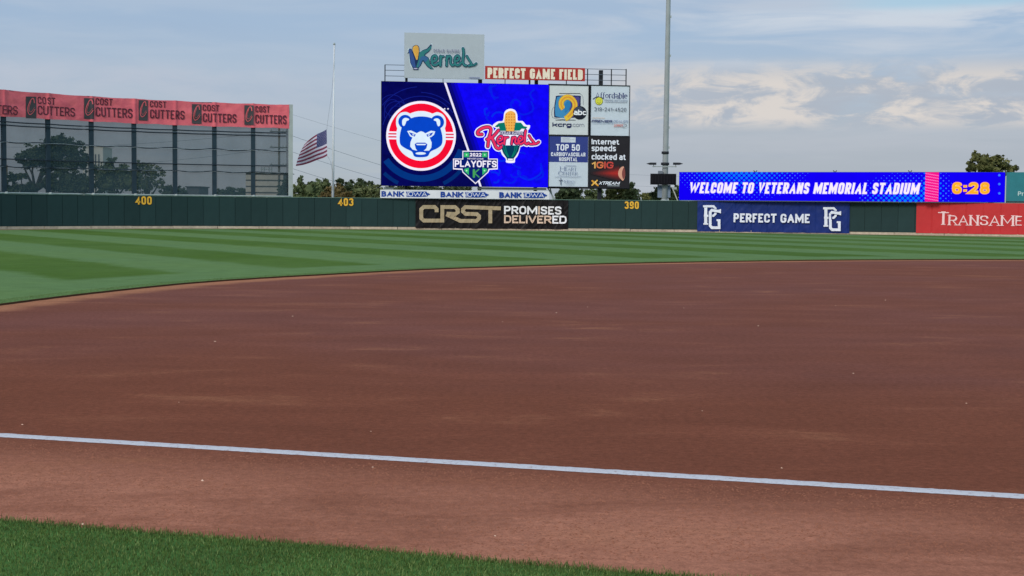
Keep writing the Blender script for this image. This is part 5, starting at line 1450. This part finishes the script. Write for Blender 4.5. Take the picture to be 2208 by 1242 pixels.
# =================================================================== BUILDINGS BEHIND
def bflat(x0, y0, x1, d, dep, name, label, mat, cat='building'):
    p0, p1 = D(x0, y0, d), D(x1, y0, d); c = (p0 + p1) / 2
    t = thing(name, (c.x, c.y, 0), label, cat); mb = MB()
    mb.box((c.x, c.y + dep / 2, c.z / 2), ((p1.x - p0.x) / 2, 0, 0), (0, dep / 2, 0), (0, 0, c.z / 2)); mb.build('wall', mat, t); return t, p0.x, p1.x, c.y, c.z
t, x0, x1, y_, z_ = bflat(178, 318, 222, 620, 14, 'tower_block', 'distant pale tower with tall dark window strips beyond the big tree', paint('tower_stone', 200, 200, 196, .8, .05))
for i in range(5):
    xa = x0 + 1.0 + i * (x1 - x0 - 1.6) / 5; mb = MB(); mb.box((xa + .25, y_ - .05, z_ * .46), (.26, 0, 0), (0, .12, 0), (0, 0, z_ * .46 - .8)); mb.build('window', paint('tower_glass%d' % i, 96, 104, 114, .3), t)
mb = MB(); mb.box(((x0 + x1) / 2, y_ + 7, z_ + .15), ((x1 - x0) / 2 + .15, 0, 0), (0, 7.2, 0), (0, 0, .14)); mb.build('roof', paint('tower_cap', 210, 208, 200), t)
t, x0, x1, y_, z_ = bflat(530, 373, 611, 190, 8, 'sided_building', 'low grey building with horizontal siding seen through the mesh', paint('siding_backing', 92, 90, 86))
nbrd = 7
for i in range(nbrd):
    zz = .4 + (z_ - .5) * i / nbrd; mb = MB(); h = (z_ - .5) / nbrd
    mb.box(((x0 + x1) / 2, y_ - .07, zz + h * .42), ((x1 - x0) / 2, 0, 0), (0, .05, .012), (0, -.012, h * .36)); mb.build('siding_board', paint('siding%d' % i, 186, 180, 170, .8, .1), t)
mb = MB(); mb.box(((x0 + x1) / 2, y_ + 4, z_ + .05), ((x1 - x0) / 2 + .2, 0, 0), (0, 4.2, 0), (0, 0, .05)); mb.build('roof', paint('siding_roof', 120, 118, 114), t)
mb = MB()
for xx in (.35, .42, .55, .62): mb.tube([(x0 + (x1 - x0) * xx, y_ + 2, z_), (x0 + (x1 - x0) * xx, y_ + 2, z_ + .8)], .07, 6)
mb.tube([(x0 + (x1 - x0) * .33, y_ + 2, z_ + .55), (x0 + (x1 - x0) * .64, y_ + 2, z_ + .55)], .05, 6); mb.build('roof_vent', M_GREYP, t)
t, x0, x1, y_, z_ = bflat(402, 404, 429, 260, 8, 'small_building', 'small dark flat roofed building low behind the mesh', paint('dark_wall', 78, 82, 88))
mb = MB(); mb.box(((x0 + x1) / 2, y_ + 4, z_ + .1), ((x1 - x0) / 2 + .2, 0, 0), (0, 4.2, 0), (0, 0, .1)); mb.build('roof', paint('dark_roof', 60, 64, 70), t)

# =================================================================== TREES
def leaf_mat(name, a, b):
    m, t, bs = mat_nodes(name)
    at = t.nodes.new('ShaderNodeAttribute'); at.attribute_name = 'tint'
    cr_ = t.nodes.new('ShaderNodeValToRGB'); t.links.new(at.outputs['Fac'], cr_.inputs[0])
    cr_.color_ramp.elements[0].color = a; cr_.color_ramp.elements[1].color = b
    t.links.new(cr_.outputs[0], bs.inputs['Base Color']); bs.inputs['Roughness'].default_value = .75
    bs.inputs['Specular IOR Level'].default_value = .15
    return m
LEAF = {'dark': leaf_mat('leaf_dark', (.036, .054, .028, 1), (.115, .15, .07, 1)),
        'mid': leaf_mat('leaf_mid', (.065, .092, .042, 1), (.20, .245, .11, 1)),
        'light': leaf_mat('leaf_light', (.085, .11, .05, 1), (.25, .28, .13, 1)),
        'rust': leaf_mat('leaf_rust', (.10, .08, .035, 1), (.25, .185, .075, 1)),
        'olive': leaf_mat('leaf_olive', (.055, .068, .024, 1), (.22, .22, .08, 1))}
M_BARK = paint('bark', 62, 56, 50, .95, .3, scale=3)
def tree(blobs, d, kindm, label, grp, leaf=.27, dens=1.0, trunk=None, skirt=None, seed=1):
    """blobs are crown lobes read from the photo as (x, y, half width, half height)"""
    r = np.random.default_rng(seed)
    if skirt is None: skirt = seed >= 6 and seed != 23
    m = d / F
    cx = sum(b[0] for b in blobs) / len(blobs); low = max(b[1] + b[3] for b in blobs)
    base = D(trunk if trunk else cx, 436, d); base = Vector((base.x, base.y, 0))
    t = thing('tree', base, label, 'tree', grp)
    cs, rad = [], []
    if skirt: blobs = blobs + [(x, min(434, y + ry * 1.2), rx * 1.15, max(8, ry)) for (x, y, rx, ry) in blobs]
    for (x, y, rx, ry) in blobs:
        c = D(x, y, d); cs.append(c); rad.append((rx * m, max(rx, ry) * m * .9, ry * m))
    pos, tint = [], []
    for c, (a_, b_, h_) in zip(cs, rad):
        area = a_ * h_ + a_ * b_ + b_ * h_
        ncl = max(12, int(area * 7.5 * dens))
        dirs = r.normal(size=(ncl, 3)); dirs /= np.linalg.norm(dirs, axis=1)[:, None]
        rr = r.uniform(.35, 1.0, ncl) ** .5 * (1 + .14 * r.normal(size=ncl))
        cc = np.array(c) + dirs * rr[:, None] * np.array([a_, b_, h_])
        for q in cc:
            nl = int(26 * dens); sz = r.uniform(.16, .42) * max(.55, min(1.5, a_ / 1.6))
            p = q + r.normal(size=(nl, 3)) * sz * np.array([.62, .62, .42]); pos.append(p)
            tint.append(np.clip(r.normal(.45, .2) + r.normal(0, .16, nl), 0, 1))
    pos = np.concatenate(pos); tint = np.concatenate(tint)
    keep = pos[:, 2] > .4; pos = pos[keep]; tint = tint[keep]; n = len(pos)
    s = leaf * r.uniform(.6, 1.3, n)[:, None]
    d1 = r.normal(size=(n, 3)); d1 /= np.linalg.norm(d1, axis=1)[:, None]; d2 = np.cross(d1, r.normal(size=(n, 3))); d2 /= np.linalg.norm(d2, axis=1)[:, None]
    V = np.stack([pos - d1 * s * .6, pos + d2 * s * .38, pos + d1 * s * .6, pos - d2 * s * .38], 1).reshape(-1, 3) - np.array(base)
    me = bpy.data.meshes.new('crown'); me.vertices.add(4 * n); me.vertices.foreach_set('co', V.ravel())
    me.loops.add(4 * n); me.loops.foreach_set('vertex_index', np.arange(4 * n)); me.polygons.add(n)
    me.polygons.foreach_set('loop_start', np.arange(n) * 4); me.polygons.foreach_set('loop_total', np.full(n, 4)); me.update(calc_edges=True)
    at = me.attributes.new('tint', 'FLOAT', 'POINT'); at.data.foreach_set('value', np.repeat(tint, 4)); me.materials.append(LEAF[kindm])
    bmx = bmesh.new(); bmx.from_mesh(me); lay = bmx.verts.layers.float.get('tint')
    for c, q in zip(cs, rad):
        k_ = .62 if dens >= .9 else .4
        ret = bmesh.ops.create_icosphere(bmx, subdivisions=2, radius=1.0)
        for vx in ret['verts']:
            n_ = 1 + .35 * noise.noise(vx.co * 2.3 + c); p_ = Vector((vx.co.x * q[0], vx.co.y * q[1], vx.co.z * q[2])) * k_ * n_ + c - base
            p_.z = max(p_.z, .3); vx.co = p_; vx[lay] = .3
    bmx.to_mesh(me); bmx.free()
    o = bpy.data.objects.new('crown', me); C.objects.link(o); o.parent = t
    mb = MB(); zc_ = max(c.z for c in cs); tr = max(.1, .035 * zc_ + .08)
    fork = base + Vector((0, 0, max(1.0, min(c.z for c in cs) * .55)))
    mb.tube([base, base.lerp(fork, .5) + Vector((.1, 0, 0)), fork], tr, 8, tr * .75)
    for i, c in enumerate(cs):
        mid = fork.lerp(c, .5) + Vector((r.uniform(-.3, .3), r.uniform(-.3, .3), .2)); mb.tube([fork, mid, c], tr * .5, 6, .04)
        for k in range(3):
            e = c + Vector((r.uniform(-1, 1) * rad[i][0], r.uniform(-1, 1) * rad[i][1], r.uniform(-.6, .9) * rad[i][2])) * .8; mb.tube([mid.lerp(c, .6), e], tr * .2, 5, .02)
    mb.build('trunk', M_BARK, t, True)
G1 = 'trees seen through the netted screen'; G2 = 'trees between the screen and the scoreboard'; G3 = 'trees under and beside the advertising boards'
tree([(125, 302, 20, 16), (112, 318, 30, 18), (150, 318, 30, 20), (75, 335, 30, 20), (45, 340, 14, 16), (105, 345, 40, 22), (160, 345, 30, 20), (60, 356, 16, 9), (135, 362, 22, 10), (178, 350, 16, 22)], 172, 'dark', 'tallest dark broad tree behind the left bays of the mesh', G1, seed=1, trunk=76)
tree([(28, 385, 16, 12), (45, 378, 10, 9), (20, 408, 22, 14), (60, 408, 26, 13)], 166, 'dark', 'small ragged tree low at the far left behind the mesh', G1, seed=2)
tree([(110, 392, 22, 22), (145, 388, 30, 26), (178, 395, 22, 22), (150, 408, 45, 15)], 164, 'dark', 'dense rounded tree standing below the tallest tree', G1, seed=3)
tree([(238, 352, 12, 12), (225, 378, 26, 22), (258, 372, 26, 20), (280, 392, 28, 24), (230, 400, 34, 20)], 168, 'mid', 'rounded green tree right of the distant tower', G1, seed=4)
tree([(308, 355, 18, 13), (330, 372, 22, 18), (300, 378, 20, 20), (342, 392, 12, 12), (310, 400, 30, 16)], 174, 'light', 'paler thin crowned tree right of the rounded tree behind the mesh', G1, dens=.8, seed=5)
tree([(362, 407, 16, 7), (385, 410, 18, 7)], 230, 'dark', 'low dark bush left of the small dark building', G1, seed=6)
tree([(500, 408, 14, 7), (480, 413, 14, 5), (522, 411, 12, 7)], 230, 'dark', 'low dark bush left of the sided building', G1, seed=7)
tree([(617, 396, 12, 12), (612, 408, 14, 12)], 178, 'dark', 'dark shrub at the right corner of the sided building', G1, seed=8)
tree([(648, 392, 6, 8), (646, 408, 18, 14), (668, 408, 22, 16)], 165, 'mid', 'green tree with a small spike directly right of the grey end post', G2, seed=9)
tree([(686, 400, 16, 14), (704, 398, 14, 12), (690, 414, 24, 14)], 172, 'mid', 'rounded green tree left of the flagpole', G2, seed=10)
tree([(718, 408, 14, 12), (706, 420, 18, 8), (730, 412, 14, 12)], 158, 'rust', 'orange brown autumn tree behind the flagpole foot', G2, seed=11)
tree([(733, 390, 6, 4), (752, 398, 14, 10), (776, 396, 16, 9), (798, 398, 12, 8), (765, 408, 30, 10)], 190, 'dark', 'very dark tree rising behind the light green bush', G2, seed=12)
tree([(778, 412, 20, 12), (800, 410, 18, 13), (760, 420, 22, 8), (815, 412, 12, 12)], 156, 'light', 'light green bush beside the left edge of the video screen', G2, seed=13)
tree([(748, 422, 14, 7), (735, 425, 12, 6)], 152, 'rust', 'small rusty shrub right of the flagpole foot', G2, seed=14)
tree([(860, 408, 30, 8), (920, 410, 34, 8), (985, 410, 36, 8)], 160, 'dark', 'dark hedge glimpsed below the video screen', G3, seed=15)
tree([(1215, 412, 18, 12), (1240, 412, 18, 14), (1225, 424, 28, 10)], 158, 'dark', 'dark green tree under the blue and white board', G3, seed=16)
tree([(1270, 416, 14, 10), (1290, 420, 16, 10)], 164, 'mid', 'green bush left of the tan post under the boards', G3, seed=17)
tree([(1322, 412, 20, 13), (1346, 408, 14, 12), (1330, 424, 26, 9)], 152, 'olive', 'olive tree under the black internet board', G3, seed=18)
tree([(1360, 404, 8, 12), (1368, 416, 14, 9), (1356, 420, 14, 9)], 150, 'light', 'pale wispy tree at the right corner of the boards', G3, dens=.6, seed=19)
tree([(1405, 420, 14, 5), (1392, 422, 12, 5), (1424, 418, 10, 7)], 200, 'olive', 'low distant scrub left of the light pole foot', G3, seed=20)
tree([(1422, 410, 8, 10), (1416, 420, 10, 8)], 150, 'dark', 'dark shrub touching the left cabinet of the light pole', G3, seed=21)
tree([(1452, 416, 12, 10), (1462, 410, 8, 8)], 150, 'dark', 'dark shrub between light pole and ribbon board', G3, seed=22)
tree([(2104, 340, 12, 12), (2124, 346, 20, 14), (2144, 342, 16, 11), (2095, 360, 14, 9), (2165, 356, 15, 12), (2135, 362, 34, 14), (2182, 364, 8, 6)], 140, 'olive', 'lone tree rising above the right end of the ribbon board', 'trees beyond the right wall', seed=23)
# far woods and houses' greenery along the horizon, one mass
r = np.random.default_rng(77)
xs = r.uniform(-260, 260, 5200); ys = r.uniform(300, 420, 5200); hh = (2.5 + 1.6 * np.array([noise.noise((x * .03, 0, 1)) for x in xs]) + 1.0 * np.array([noise.noise((x * .15, 4, 1)) for x in xs])) * ys / 330
zs = r.uniform(0, 1, 5200) ** .6 * hh; P0 = np.c_[xs, ys, zs]
d1 = r.normal(size=(5200, 3)); d1 /= np.linalg.norm(d1, axis=1)[:, None]; d2 = np.cross(d1, r.normal(size=(5200, 3))); d2 /= np.linalg.norm(d2, axis=1)[:, None]
V = np.stack([P0 - d1 * .9, P0 + d2 * .7, P0 + d1 * .9, P0 - d2 * .7], 1).reshape(-1, 3)
me = bpy.data.meshes.new('far_woods'); me.from_pydata(V.tolist(), [], [(4 * i, 4 * i + 1, 4 * i + 2, 4 * i + 3) for i in range(5200)])
at = me.attributes.new('tint', 'FLOAT', 'POINT'); at.data.foreach_set('value', np.repeat(r.uniform(0, 1, 5200), 4)); me.materials.append(LEAF['mid'])
o = bpy.data.objects.new('far_woods', me); C.objects.link(o); kind(o, 'stuff')
for o in bpy.data.objects:
    if '_w' in o: del o['_w']
